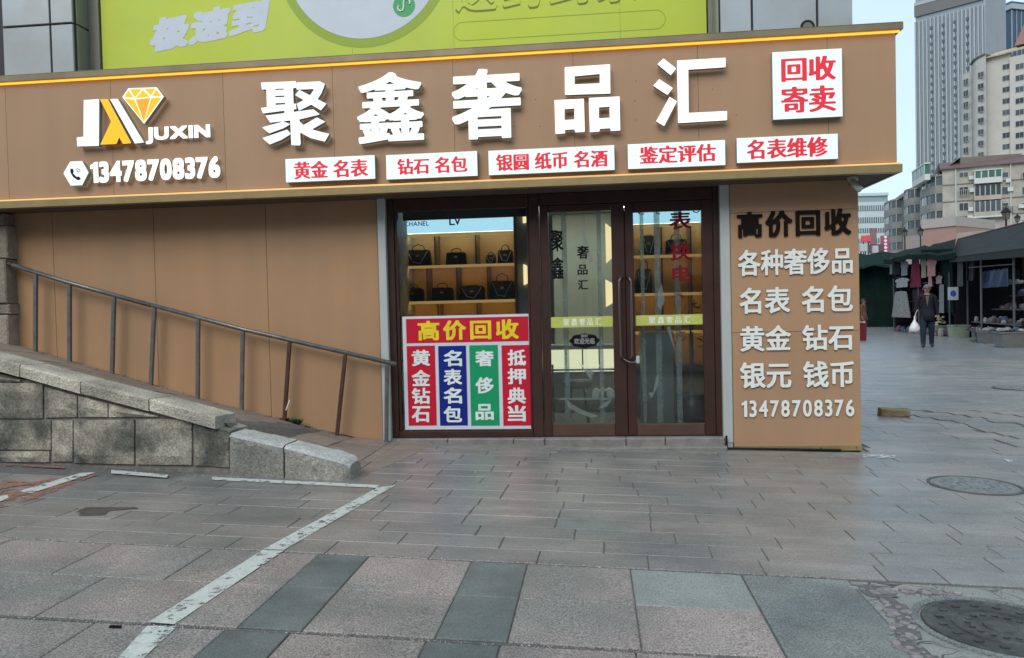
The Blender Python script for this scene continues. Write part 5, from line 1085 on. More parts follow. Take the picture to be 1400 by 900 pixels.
# tubs
def tub(u, v, w, h, col, label, goods=None, gh=0.):
    P = PG(u, v); k = float((P-CAM)@FW_)/1060; W2, H2 = w*k/2, h*k; t = thing('storage_tub', (P[0], P[1]+W2, gz(9)), label, 'tub', 'tubs on the ground before the stalls'); q = MB(); y = P[1]+W2; x = P[0]; z = gz(9)
    D2 = W2*.75; t8 = .86; r = .02
    q.add([(x-W2*t8, y-D2*t8, z), (x+W2*t8, y-D2*t8, z), (x+W2*t8, y+D2*t8, z), (x-W2*t8, y+D2*t8, z), (x-W2, y-D2, z+H2), (x+W2, y-D2, z+H2), (x+W2, y+D2, z+H2), (x-W2, y+D2, z+H2), (x-W2+r, y-D2+r, z+H2), (x+W2-r, y-D2+r, z+H2), (x+W2-r, y+D2-r, z+H2), (x-W2+r, y+D2-r, z+H2), (x-W2+r*2, y-D2+r*2, z+.03), (x+W2-r*2, y-D2+r*2, z+.03), (x+W2-r*2, y+D2-r*2, z+.03), (x-W2+r*2, y+D2-r*2, z+.03)],
          [(3, 2, 1, 0), (0, 1, 5, 4), (1, 2, 6, 5), (2, 3, 7, 6), (3, 0, 4, 7), (4, 5, 9, 8), (5, 6, 10, 9), (6, 7, 11, 10), (7, 4, 8, 11), (8, 9, 13, 12), (9, 10, 14, 13), (10, 11, 15, 14), (11, 8, 12, 15), (12, 13, 14, 15)])
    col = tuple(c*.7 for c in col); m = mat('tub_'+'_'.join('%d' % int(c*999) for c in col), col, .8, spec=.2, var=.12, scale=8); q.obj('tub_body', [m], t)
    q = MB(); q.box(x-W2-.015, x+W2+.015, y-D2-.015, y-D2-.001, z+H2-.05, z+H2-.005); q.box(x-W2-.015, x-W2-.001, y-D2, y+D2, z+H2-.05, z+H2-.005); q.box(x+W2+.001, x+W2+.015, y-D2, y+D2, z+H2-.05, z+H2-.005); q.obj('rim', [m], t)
    if goods:
        q = MB(); ms = [mat('goods_g%d_%d' % (i, int(c[0]*999)), c, .6, var=.3, scale=20) for i, c in enumerate(goods)]
        for i in range(26):
            gx, gy = x+rnd.uniform(-.8, .8)*W2, y+rnd.uniform(-.8, .8)*D2; s = W2*rnd.uniform(.16, .30); q.lathe((gx, gy, z+H2-.08+rnd.uniform(0, gh)), [(s*.6, 0), (s, s*.3), (s*.8, s*.7), (s*.3, s*.95)], 6, i % len(ms))
        o = q.obj('contents', ms, t); o['kind'] = 'stuff'
    return t
tub(1290, 459, 18, 14, (.30, .31, .24), 'cream tub with packages piled on top, right behind the walking man', [(.42, .40, .24), (.35, .33, .2)], .42)
tub(1316, 461.5, 23, 17, (.30, .36, .27), 'pale green square planter tub with a small sapling in it', [(.05, .05, .04)], .02)
tub(1341, 463, 14, 13, (.20, .20, .20), 'small grey basket left of the big grey tubs', [(.30, .3, .3), (.2, .05, .1)], .06); tub(1342, 468.5, 18, 6, (.22, .23, .21), 'low shallow tray in front of the small grey basket')
tub(1367, 470, 34, 17, (.19, .195, .195), 'wide grey tub heaped with small black and white wares', GC_, .12); tub(1392, 476, 36, 22, (.20, .205, .205), 'widest grey tub at the right edge of the photo', GC_, .12)
tub(1238, 450, 13, 8, (.03, .05, .14), 'dark blue tub on the ground below the patterned skirt', [(.2, .2, .22)], .05); tub(1181, 466, 9, 24, (.16, .02, .03), 'tall dark red tub beside the shop corner, far left of the market', [(.45, .40, .40), (.4, .35, .3)], .12)
P = PG(1312, 458); t = thing('sapling', (P[0], P[1]+.3, gz(9)+.2), 'small sapling with a few leaves standing in the pale green tub', 'plant'); MB().tube([(P[0], P[1]+.3, gz(9)+.2), (P[0]+.02, P[1]+.3, gz(9)+.95)], .012, 6).obj('stem', [STEEL], t)
for i in range(26):
    a = rnd.random()*6.28; c = Vector((P[0]+rnd.uniform(-.05, .05), P[1]+.3, gz(9)+rnd.uniform(.55, 1.0))); d = Vector((math.cos(a), math.sin(a), .3))*.14; w = Vector((-math.sin(a), math.cos(a), .4))*.035; MB().add([c, c+d*.5+w, c+d, c+d*.5-w], [(0, 1, 2, 3)]).obj('leaf', [mat('sapling_leaf', (.05, .08, .05), .5)], t)
# chair
P = PG(1205, 441); t = thing('folding_chair', (P[0], P[1], gz(9)), 'dim grey folding chair beside the far green stall', 'chair', rz=.5)
MB().box(-.22, .22, -.22, .22, .43, .46).obj('seat', [STEEL], t, local=True); MB().box(-.22, .22, .19, .22, .62, .90).obj('backrest', [STEEL], t, local=True)
for x, y in ((-.2, -.2), (.2, -.2)): MB().tube([(x, y, 0), (x, y, .43)], .014, 6).obj('leg', [STEEL], t, local=True)
for x in (-.2, .2): MB().tube([(x, .2, 0), (x, .2, .9)], .014, 6).obj('leg', [STEEL], t, local=True)
# stall C, far, facing the camera
P0 = PG(1140, 447.5); P1 = PG(1236, 447.5); zc = lambda u, v: onplane(u, v, c_, f_)[0][2]-g0
c_, f_, N_, rc_ = frame2(P0, P1); stC = thing('market_stall', (c_[0], c_[1], g0), 'far market stall draped in dark green sheeting beyond the shop corner', 'market stall', 'open market stalls', rc_)
q = MB(); n = 16; vs = []
for i in range(n+1): s_ = N_*i/n; w = .08*math.sin(i*1.7)+.05*math.sin(i*3.1); vs += [(s_, w+.3, 0), (s_, w+.3, 4.1)]
q.add(vs, [(i*2, (i+1)*2, (i+1)*2+1, i*2+1) for i in range(n)]); o = q.obj('sheeting', [GTARP], stC, local=True); md = o.modifiers.new('thick', 'SOLIDIFY'); md.thickness = .02
q = MB(); z1 = zc(1190, 364); z2 = zc(1190, 344)-.1; vs = []
for i in range(n+1): s_ = -.5+(N_+.8)*i/n; k = .08*math.sin(i*1.3); vs += [(s_, -.9, z1-.1+k), (s_, -.9, z1+k*.5), (s_, .2, z2+k), (s_, 1.8, z2-.35)]
q.add(vs, [(i*4+k, (i+1)*4+k, (i+1)*4+k+1, i*4+k+1) for i in range(n) for k in range(3)]); o = q.obj('canopy', [mat('green_canopy', (.010, .026, .021), .9, spec=.1, var=.3)], stC, local=True); md = o.modifiers.new('thick', 'SOLIDIFY'); md.thickness = .02
# ---- people
SKIN = mat('skin', (.20, .115, .085), .5, var=.05)
def person(P, H, face, label, cols, stride=.2, arms=((-.02, 0), (.02, 0)), hair=(.10, .098, .095), coat=False):
    """one continuous skinned body; face = heading angle; parts: hair, shoes, coat panels"""
    t = thing('person', (P[0], P[1], gz(9)), label, 'person', rz=face); k = H/1.72
    # local frame: person looks towards -y
    J = {}; E = []
    def j(n, x, y, z, r): J[n] = ((x*k, y*k, z*k), r*k)
    st = stride/2
    j('pel', 0, 0, .93, .155); j('waist', 0, -.005, 1.08, .160); j('chest', 0, .0, 1.27, .175); j('ush', 0, .01, 1.40, .12); j('neck', 0, .0, 1.475, .055); j('jaw', 0, -.02, 1.545, .070); j('head', 0, -.01, 1.63, .088); j('crown', 0, 0, 1.68, .062)
    E += [('pel', 'waist'), ('waist', 'chest'), ('chest', 'ush'), ('ush', 'neck'), ('neck', 'jaw'), ('jaw', 'head'), ('head', 'crown')]
    for s, n, f in ((-1, 'r', -1), (1, 'l', 1)):
        fy = f*st
        j('hip'+n, s*.095, 0, .86, .118); j('knee'+n, s*.108, fy*.55-.03, .49, .082); j('ank'+n, s*.112, fy, .10, .062); j('toe'+n, s*.125, fy-.13, .045, .038)
        E += [('pel', 'hip'+n), ('hip'+n, 'knee'+n), ('knee'+n, 'ank'+n), ('ank'+n, 'toe'+n)]
        ax, ay = arms[0 if s < 0 else 1]
        j('sh'+n, s*.185, .01, 1.395, .072); j('el'+n, s*(.225+ax), .02+ay*.4, 1.12, .052); j('wr'+n, s*(.255+ax*1.3), -.03+ay, .87, .036); j('palm'+n, s*(.255+ax*1.3), -.045+ay, .80, .032)
        E += [('ush', 'sh'+n), ('sh'+n, 'el'+n), ('el'+n, 'wr'+n), ('wr'+n, 'palm'+n)]
        for fi, (dy, ln) in enumerate(((-.028, .07), (-.010, .08), (.010, .075), (.026, .06))):
            j('f%d%s' % (fi, n), s*(.25+ax*1.3), -.05+dy+ay, .80-.045, .010); j('g%d%s' % (fi, n), s*(.235+ax*1.3), -.06+dy+ay, .80-.03-ln, .008); E += [('palm'+n, 'f%d%s' % (fi, n)), ('f%d%s' % (fi, n), 'g%d%s' % (fi, n))]
        j('th'+n, s*(.235+ax*1.3), -.085+ay, .78, .011); E += [('palm'+n, 'th'+n)]
    names = list(J); me = bpy.data.meshes.new('body'); me.from_pydata([J[n][0] for n in names], [(names.index(a), names.index(b)) for a, b in E], [])
    o = bpy.data.objects.new('body', me); COL.objects.link(o); o.modifiers.new('skin', 'SKIN'); sv = me.skin_vertices[0].data
    for i, n in enumerate(names): sv[i].radius = (J[n][1], J[n][1]*(.78 if n in ('chest', 'waist', 'pel', 'ush') else 1)); sv[i].use_root = (n == 'pel')
    sb = o.modifiers.new('sub', 'SUBSURF'); sb.levels = 2; sb.render_levels = 2
    dg = bpy.context.evaluated_depsgraph_get(); m2 = bpy.data.meshes.new_from_object(o.evaluated_get(dg)); bpy.data.objects.remove(o)
    jac, tro = cols; JM = mat('jacket_%d' % int(jac[0]*9999), jac, .8, var=.15, spec=.15); TM = mat('trousers_%d' % int(tro[0]*9999), tro, .8, var=.15, spec=.15); SM = mat('black_shoe', (.01, .01, .01), .4)
    m2.materials.clear()
    for m in (SKIN, JM, TM, SM): m2.materials.append(m)
    for p in m2.polygons:
        c = p.center; z = c.z/k; x = abs(c.x)/k; p.use_smooth = True
        if z < .10: mi = 3
        elif x > .19 and z < .90: mi = 0
        elif z < (.52 if coat else .84) : mi = 2
        elif z < 1.455 or (z < 1.50 and x > .06): mi = 1
        else: mi = 0
        p.material_index = mi
    b = link('body', m2, t)
    # face and hair
    hp = Vector((0, -.01, 1.63))*k; q = MB()
    for j_ in range(7):
        for i in range(14):
            a = 2*math.pi*i/14; el = math.radians(-25+115*j_/6); r = .098*k*math.cos(max(el, 0)*.98)*(1 if el > 0 else 1.0); y = math.sin(a)
            drop = (.045 if y > -.3 else -.055)*k if j_ == 0 else 0
            q.v.append((hp.x+r*math.cos(a)*.93, hp.y+.012+r*y*1.05, hp.z+.0+.1*k*math.sin(el)*1.0-drop))
    for j_ in range(6):
        for i in range(14): q.f.append((j_*14+i, j_*14+(i+1) % 14, (j_+1)*14+(i+1) % 14, (j_+1)*14+i)); q.m.append(0)
    q.f.append(tuple(6*14+i for i in range(14))); q.m.append(0); q.obj('hair', [mat('hair_%d' % int(hair[0]*999), hair, .7)], t, smooth=True, local=True)
    q = MB(); q.tube([hp+Vector((0, -.083, -.01))*k, hp+Vector((0, -.108, -.035))*k], [.009*k, .015*k], 6); q.obj('nose', [SKIN], t, local=True)
    for s in (-1, 1):
        MB().lathe(tuple(hp+Vector((s*.032, -.083, .002))*k), [(.001, -.008*k), (.011*k, 0), (.001, .008*k)], 8).obj('eye', [BLACK], t, local=True); MB().lathe(tuple(hp+Vector((s*.090, .0, -.02))*k), [(.006*k, -.03*k), (.014*k, 0), (.008*k, .03*k)], 8).obj('ear', [SKIN], t, local=True, smooth=True)
    MB().box(-.024*k, .024*k, hp.y-.091*k, hp.y-.083*k, hp.z-.062*k, hp.z-.054*k).obj('mouth', [mat('lips', (.17, .07, .06), .5)], t, local=True)
    # jacket hem and lapels
    q = MB(); pr = []; n = 20; zs_ = (.88, .74) if not coat else (.85, .42)
    for zz, rx, ry in ((1.06, .170, .130), (zs_[0], .192, .148), (zs_[1], .196 if not coat else .215, .152 if not coat else .17)):
        for i in range(n): a = 2*math.pi*i/n; q.v.append((rx*k*math.cos(a), ry*k*math.sin(a), zz*k))
    for r in range(2):
        for i in range(n): q.f.append((r*n+i, (r+1)*n+i, (r+1)*n+(i+1) % n, r*n+(i+1) % n)); q.m.append(0)
    ob = q.obj('jacket_hem', [JM], t, smooth=True, local=True); md = ob.modifiers.new('thick', 'SOLIDIFY'); md.thickness = .012
    return t
pm_ = PG(1268, 476); zz_ = float((pm_-CAM)@FW_); Hm = (476-389.5)/1060*zz_
man = person(pm_, Hm, math.radians(-18), 'grey haired man in dark jacket and blue trousers walking with a white bag', ((.012, .013, .016), (.014, .024, .038)), .30, ((.025, -.02), (.005, .03)))
man['height'] = round(Hm, 2)
q = MB(); q.prism([(-.045*Hm/1.72, 1.42*Hm/1.72), (.045*Hm/1.72, 1.42*Hm/1.72), (0, 1.12*Hm/1.72)], -.155, -.135); q.obj('shirt_front', [mat('brown_shirt', (.10, .075, .06), .8)], man, local=True)
# white bag hanging from his right hand
P, s_ = onplane(1250.5, 446, np.array([pm_[0], pm_[1]]), np.array([1., 0.])); kk = zz_/1060
bg_ = thing('plastic_bag', (P[0], P[1], P[2]), 'knotted white plastic bag hanging from the hand of the walking man', 'bag'); q = MB(); z = P[2]; R = 6.6*kk
n = 16; prof = [(.25, -8.5), (.8, -8), (1.05, -5.5), (1.0, -2), (.75, 2), (.35, 6), (.16, 9), (.10, 14)]
for r, h in prof:
    for i in range(n): a = 2*math.pi*i/n; rr = R*r*(1+.10*math.sin(a*5+h)); q.v.append((P[0]+rr*math.cos(a), P[1]+rr*math.sin(a)*.8, z+h*kk))
for j_ in range(len(prof)-1):
    for i in range(n): q.f.append((j_*n+i, j_*n+(i+1) % n, (j_+1)*n+(i+1) % n, (j_+1)*n+i)); q.m.append(0)
q.f.append(tuple(range(n))[::-1]); q.m.append(0); q.obj('bag_body', [mat('thin_plastic', (.62, .60, .62), .35, var=.1)], bg_, smooth=True)
q = MB(); q.tube([(P[0]+.01, P[1], z+12*kk), (P[0]+2*kk, P[1], z+18*kk), (P[0]+4*kk, P[1], z+22*kk)], .008, 5); q.obj('bag_handle', [MATS['thin_plastic']], bg_)
pw = PG(1181, 458); zz_ = float((pw-CAM)@FW_); person(pw, 1.62, math.radians(50), 'woman in a long brown coat half hidden behind the shop corner', ((.12, .055, .035), (.03, .03, .035)), .1, hair=(.02, .015, .012), coat=True)
# ---- street lamps
def lamp(u, v, hpx, label, base_v=455):
    k = .62/hpx; D = 1060*k; r = ray(u, v+hpx/2); P = CAM+r*D; t = thing('street_lamp', (P[0], P[1], gz(9)), label, 'street lamp', 'lantern street lamps behind the stalls'); z = P[2]; x, y = P[0], P[1]
    MB().tube([(x, y, gz(9)), (x, y, gz(9)+.6), (x, y, z)], [.09, .055, .04], 8).obj('pole', [BLACK], t)
    q = MB(); q.lathe((x, y, z), [(.05, 0), (.10, .03), (.17, .30), (.175, .32)], 6); q.obj('lantern_glass', [mat('lantern_glass', (.16, .15, .11), .3)], t)
    q = MB(); q.lathe((x, y, z), [(.24, .32), (.20, .36), (.10, .47), (.03, .52), (.035, .56), (.005, .64)], 6); q.obj('lantern_cap', [BLACK], t)
    q = MB()
    for i in range(6): a = math.pi/3*i; q.tube([(x+.105*math.cos(a), y+.105*math.sin(a), z+.03), (x+.178*math.cos(a), y+.178*math.sin(a), z+.33)], .010, 4)
    q.obj('lantern_frame', [BLACK], t)
    return t
lamp(1375.5, 291, 20, 'dark lantern lamp above the roof of the near market stall, nearest lamp'); lamp(1258.5, 316, 13.5, 'dark lantern lamp rising behind the middle market stall'); lamp(1237, 317, 13, 'dark lantern lamp left of its twin behind the green tarpaulin')
lamp(1391, 298, 13, 'small dark lamp top at the right edge above the stall roof')
# ================================================================== BUILDINGS
PANE = mat('far_window_pane', (.045, .055, .062), .15, var=.3, scale=.4, rand=.5); WFR = mat('far_window_frame', (.38, .39, .37), .6)
def wmesh(w, h, mull=1, pr=.07, m=(None, None), _c={}):
    k = (round(w, 2), round(h, 2), mull)
    if k not in _c:
        q = MB(); f = .07; q.box(0, w, -pr, 0, 0, f); q.box(0, w, -pr, 0, h-f, h); q.box(0, f, -pr, 0, f, h-f); q.box(w-f, w, -pr, 0, f, h-f)
        for i in range(mull): x = w*(i+1)/(mull+1); q.box(x-.03, x+.03, -pr*.9, 0, f, h-f)
        a = q.mesh('window', [WFR]); b = MB().box(f, w-f, -.03, -.004, f, h-f).mesh('pane', [PANE]); _c[k] = (a, b)
    return _c[k]
def win(par, s, z, w, h, mull=1, y=0, pane=True):
    a, b = wmesh(w, h, mull); o = link('window', a, par, (s, y, z)); link('pane', b, o); return o
def bframe(u0, D0, u1, D1, name, label, cat, v=410):
    a = CAM+ray(u0, v)*D0; b = CAM+ray(u1, v)*D1; a, d, L, rz = frame2(a, b); t = thing(name, (a[0], a[1], gz(9)), label, cat, rz=rz)
    def sz(u, vv): P, s = onplane(u, vv, a, d); return s, P[2]-gz(9)
    return t, sz, L
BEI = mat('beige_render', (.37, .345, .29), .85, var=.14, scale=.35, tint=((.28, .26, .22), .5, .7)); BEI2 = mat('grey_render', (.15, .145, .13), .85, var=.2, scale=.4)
REDR = mat('maroon_roof', (.12, .075, .075), .7, var=.2, scale=.5); WHB = mat('white_trim', (.50, .51, .48), .6); GRG = mat('green_glazing', (.03, .11, .07), .2, var=.3, scale=.6)
mid, sz, L = bframe(1290, 133, 1450, 126, 'apartment_building', 'mid height beige apartment block with bay windows and a maroon roof behind the market', 'apartment building')
zt_ = sz(1350, 226)[1]; MB().box(0, L, 0, 12, 0, zt_).obj('wall', [BEI], mid, local=True)
q = MB(); q.add([(0-.4, -.5, zt_+.02), (L, -.5, zt_+.02), (L, 2.2, zt_+1.35), (0-.4, 2.2, zt_+1.35), (0-.4, -.5, zt_-.15), (L, -.5, zt_-.15)], [(0, 1, 2, 3), (4, 5, 1, 0)]); q.box(-.4, L, 2.2, 12, zt_, zt_+1.34); q.obj('roof', [REDR], mid, local=True)
rowsv = [(235, 243.5), (255, 267), (277, 289), (300.5, 310), (322, 333)]
for k, (va, vb) in enumerate(rowsv):
    for (ua, ub, mu) in ((1311, 1324, 1), (1369.5, 1379, 0), (1397, 1405, 0), (1412, 1424, 1)):
        if k == 3 and ua == 1369.5: continue
        s_, z_ = sz(ua, vb); s2, z2 = sz(ub, va); win(mid, s_, z_, s2-s_, abs(z2-z_), mu)
    s_, z_ = sz(1350, vb+5); MB().box(0, L, -.12, -.001, z_-.12, z_+.03).obj('string_course', [BEI2], mid, local=True)
for k in (0, 1, 2, 3):       # balcony bays
    va, vb = rowsv[k]; sa, zb_ = sz(1331 if k < 3 else 1340, vb+2); sb, zt2 = sz(1369 if k < 3 else 1355, va-3)
    if k == 0:
        bay = MB().box(sa, sb, -1.2, -.001, zb_-.9, zb_).obj('balcony', [WHB], mid, local=True); MB().box(sa+.1, sb-.1, -1.15, -.002, zb_+.01, zt2-.1).obj('glazing', [GRG], bay, local=True)
        for i in range(5): x = sa+(sb-sa)*i/4; MB().box(x-.08+(.08 if i == 0 else -.08 if i == 4 else 0), x+.08+(.08 if i == 0 else -.08 if i == 4 else 0), -1.21, -.003, zb_+.012, zt2-.08).obj('frame', [WHB], bay, local=True)
        MB().box(sa-.1, sb+.1, -1.3, -.004, zt2-.09, zt2+.05).obj('bay_roof', [WHB], bay, local=True)
    elif k < 3:
        bay = MB().box(sa, sb, -.7, -.001, zb_-.75, zb_).obj('balcony', [BEI], mid, local=True)
        MB().box(sa+.05, sb-.05, -.65, -.002, zb_+.01, zt2).obj('glazing', [PANE], bay, local=True)
        for i in range(6): x = sa+.1+(sb-sa-.2)*i/5; MB().box(x-.07, x+.07, -.71, -.003, zb_+.012, zt2-.01).obj('frame', [WFR], bay, local=True)
        if k == 2: MB().box(sa-.4, sb+.4, -1.1, -.004, zb_-1.0, zb_-.76).obj('ledge', [WHB], bay, local=True)
    else: win(mid, sa, zb_, sb-sa, zt2-zb_, 1)
for u in (1307, 1382): s_, z_ = sz(u, 300); MB().tube([(s_, -.15, 0), (s_, -.15, zt_)], .10, 6).obj('downpipe', [WHB], mid, local=True)
for u, v in ((1328, 246), (1326, 300), (1396, 285)): s_, z_ = sz(u, v); MB().box(s_-.4, s_+.4, -.5, -.001, z_, z_+.6).obj('air_conditioner', [WHB], mid, local=True)
for u, v, w_ in ((1329, 263, .9), (1381, 262, .8), (1327, 289, .7), (1394, 309, .9), (1378, 250, .7)): s_, z_ = sz(u, v); MB().box(s_-w_/2, s_+w_/2, -.45, -.001, z_, z_+.65).obj('air_conditioner', [WHB], mid, local=True)
for u, v in ((1311, 270), (1397, 246), (1370, 292)): s_, z_ = sz(u, v); q = MB(); [q.box(s_+i*.3, s_+i*.3+.05, -.6, -.002, z_, z_+1.1) for i in range(6)]; q.box(s_, s_+1.6, -.62, -.55, z_+1.1, z_+1.15); q.obj('window_cage', [WFR], mid, local=True)['kind'] = 'stuff'
# receding wing
wing, sz, L = bframe(1216, 176, 1290, 133.2, 'apartment_building', 'darker receding wing of the beige apartment block with rounded bays', 'apartment building'); zt_ = sz(1288, 238)[1]
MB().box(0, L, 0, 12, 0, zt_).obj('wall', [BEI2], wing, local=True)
q = MB(); q.add([(-.3, -.6, zt_), (L, -.6, zt_), (L, 2.8, zt_+2.6), (-.3, 2.8, zt_+2.6), (-.3, -.6, zt_-.3), (L, -.6, zt_-.3)], [(0, 1, 2, 3), (4, 5, 1, 0)]); q.box(-.3, L, 2.8, 12, zt_-.01, zt_+2.58); q.obj('roof', [mat('brown_grey_roof', (.15, .125, .11), .8, var=.2, scale=.6)], wing, local=True)
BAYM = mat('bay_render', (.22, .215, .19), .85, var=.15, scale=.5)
for ub0, ub1 in ((1217, 1233), (1247, 1259), (1268, 1289)):
    s0 = sz(ub0, 300)[0]; s1 = sz(ub1, 300)[0]; w = (s1-s0); c = (s0+s1)/2
    for k in range(9):
        zf = zt_-2.95*(k+1)
        if zf < 4: break
        q = MB(); n = 8; P = [(c+w/2*math.cos(math.pi+math.pi*i/n), -2.0*abs(math.sin(math.pi*i/n))**.7) for i in range(n+1)]
        for za_, zc_ in ((zf, zf+1.05), (zf+2.6, zf+2.93)):
            vs = [(x, y, za_) for x, y in P]+[(x, y, zc_) for x, y in P]; m_ = n+1
            q.add(vs, [(i, i+1, i+1+m_, i+m_) for i in range(n)]+[tuple(range(m_))[::-1], tuple(range(m_, 2*m_))])
        by = q.obj('bay', [BAYM], wing, local=True)
        q = MB(); P2 = [(c+(x-c)*.95, y*.93) for x, y in P]; vs = [(x, y, zf+1.052) for x, y in P2]+[(x, y, zf+2.598) for x, y in P2]; q.add(vs, [(i, i+1, i+1+m_, i+m_) for i in range(n)]); q.obj('glazing', [PANE], by, local=True)
        q = MB()
        for x, y in P[1:-1:2]: q.box(x-.07, x+.07, y, y+.12, zf+1.052, zf+2.598)
        q.obj('frame', [WFR], by, local=True)['kind'] = 'stuff'
s_, z_ = sz(1271, 254); s2, z2 = sz(1290, 240); bx_ = MB().box(s_, s2, -2.9, -2.05, z_-.2, z_+.8).obj('balcony', [WHB], wing, local=True); MB().box(s_+.1, s2-.1, -2.85, -2.06, z_+.82, z_+2.5).obj('glazing', [GRG], bx_, local=True); MB().box(s_-.1, s2+.1, -2.95, -2.0, z_+2.52, z_+2.75).obj('bay_roof', [WHB], bx_, local=True)
for i in range(4): x_ = s_+.1+(s2-s_-.3)*i/3; MB().box(x_, x_+.14, -2.92, -2.86, z_+.82, z_+2.5).obj('frame', [WHB], bx_, local=True)
for u in (1240, 1263):
    for k in range(6): s_ = sz(u, 300)[0]; win(wing, s_-.9, zt_-2.9*(k+1)+1.0, 2.0, 1.4, 1)
# low pink building behind the stalls
low, sz, L = bframe(1236, 78, 1470, 66, 'low_building', 'low flat roofed building with a coral pink end behind the stall roofs', 'building'); zt_ = sz(1350, 315)[1]
s_, _ = sz(1262, 320); s2, _ = sz(1307, 320); MB().box(0, s_-.02, 0, 8, 0, sz(1250, 322)[1]).obj('wall', [mat('grey_pink', (.25, .22, .20), .8)], low, local=True)
MB().box(s_, s2, 0, 8, 0, sz(1285, 311)[1]).obj('wall', [mat('coral_wall', (.31, .185, .155), .8, var=.1, scale=.6)], low, local=True); MB().box(s2+.02, L, 0, 8, 0, zt_).obj('wall', [mat('brick_beige', (.31, .26, .21), .8, var=.12, scale=.8)], low, local=True)
MB().box(s_-.1, s2+.05, -.15, 8.1, sz(1285, 311)[1]+.001, sz(1285, 311)[1]+.9).obj('parapet', [mat('pale_parapet', (.33, .30, .275), .8)], low, local=True)
for i in range(10): x = s2+.8+i*2.1; MB().box(x, x+.15, -.1, -.001, zt_-1.6, zt_-.1).obj('pilaster', [MATS['pale_parapet']], low, local=True)
# far white building
far, sz, L = bframe(1140, 236, 1222, 236, 'office_building', 'far white building with long bands of windows seen beyond the shop corner', 'office building'); FW2 = mat('far_white_wall', (.50, .56, .57), .8, var=.06)
zt_ = sz(1200, 276)[1]; MB().box(0, L, 0, 20, 0, zt_).obj('wall', [FW2], far, local=True); MB().box(L*.42, L, 3, 18, zt_+.01, sz(1200, 266)[1]).obj('penthouse', [mat('far_teal', (.22, .30, .30), .5)], far, local=True); MB().box(L*.25, L, 2.5, 18.5, sz(1200, 266)[1]+.01, sz(1200, 262)[1]).obj('penthouse_roof', [FW2], far, local=True)
for va, vb in ((281, 288), (297, 304.5), (312, 318), (326, 332)):
    z0_, z1_ = sz(1195, vb)[1], sz(1195, va)[1]; bnd = MB().box(.5, L-.5, -.12, -.001, z0_, z1_).obj('window_band', [mat('teal_glass', (.10, .15, .16), .2, var=.35, scale=.25)], far, local=True); q = MB()
    for i in range(26): x = .7+(L-1.4)*i/25; q.box(x-.12, x+.12, -.2, -.121, z0_, z1_)
    o = q.obj('mullions', [FW2], bnd, local=True); o['kind'] = 'stuff'
# signs between
def signbox(u0, v0, u1, v1, D, col, name, label, cat, depth=.3):
    P = CAM+ray((u0+u1)/2, (v0+v1)/2)*D; k = D/1060; w, h = (u1-u0)*k/2, (v1-v0)*k/2; t = thing(name, (P[0], P[1], gz(9)), label, cat)
    m = mat('sign_'+'_'.join('%d' % int(c*999) for c in col), col, .6, var=.12, scale=2); MB().bbox(P[0]-w, P[0]+w, P[1], P[1]+depth, P[2]-h, P[2]+h, .02).obj('sign_panel', [m], t); MB().tube([(P[0]-w*.6, P[1]+depth/2, gz(9)), (P[0]-w*.6, P[1]+depth/2, P[2]-h)], .06, 6).obj('post', [STEEL], t); MB().tube([(P[0]+w*.6, P[1]+depth/2, gz(9)), (P[0]+w*.6, P[1]+depth/2, P[2]-h)], .06, 6).obj('post', [STEEL], t)
    return t, P, k, w, h
signbox(1179, 322, 1190.5, 330.5, 70, (.62, .07, .08), 'red_banner', 'bright red banner board in the distance right of the shop corner', 'banner')
signbox(1191, 312, 1198.5, 334, 75, (.20, .11, .10), 'brown_hoarding', 'dull red brown hoarding between the red banner and the round lamps', 'hoarding')
signbox(1176, 334, 1186, 344, 60, (.40, .42, .40), 'pale_awning_board', 'pale awning board low beside the shop corner', 'board'); signbox(1190, 334, 1208, 346, 62, (.12, .05, .06), 'dark_red_board', 'dark red shop board under the brown hoarding', 'board'); signbox(1194, 336, 1201, 346, 61, (.42, .40, .44), 'white_menu_board', 'small white board in front of the dark red shop board', 'board')
t, P, k, w, h = signbox(1205, 322, 1216, 346, 66, (.28, .08, .11), 'lantern_column_sign', 'upright pink sign with a column of white round lamps', 'sign', .2)
for i in range(5):
    z = P[2]+h*.8-i*h*.4; MB().prism([(P[0]+2.0*k*math.cos(a*math.pi/5), z+2.0*k*math.sin(a*math.pi/5)) for a in range(10)], P[1]-.06, P[1]-.001).obj('round_lamp', [mat('pale_disc', (.72, .62, .66), .5)], t)
signbox(1186, 305+14, 1192, 322, 90, (.45, .47, .45), 'grey_rooftop_box', 'small pale rooftop box behind the red banner', 'box')
# tower
TW = mat('tower_cladding', (.23, .265, .285), .4, .2, var=.06, scale=.05); TWF = mat('tower_fin', (.32, .355, .38), .5, var=.05, scale=.1); TWD = mat('tower_dark', (.075, .085, .095), .25)
tow, sz, L = bframe(1256, 336, 1347, 318, 'office_tower', 'tall blue grey office tower with vertical fins behind the apartment blocks', 'office tower'); zt_ = sz(1300, 8)[1]
MB().box(0, L, 0, 34, 0, zt_+30).obj('body', [TW], tow, local=True); q = MB(); n = 17
for i in range(n+1): x = L*i/n; q.box(x-.30, x+.30, -.6, -.001, 0, zt_-3); q.box(x+.75, x+.9, -.6, -.001, 0, zt_-3)
o = q.obj('fins', [TWF], tow, local=True); o['kind'] = 'stuff'
q = MB()
for i in range(26): y = .8+33*i/26; q.box(L+.001, L+.8, y-.14, y+.14, 0, zt_+30)
o = q.obj('side_fins', [TWF], tow, local=True); o['kind'] = 'stuff'
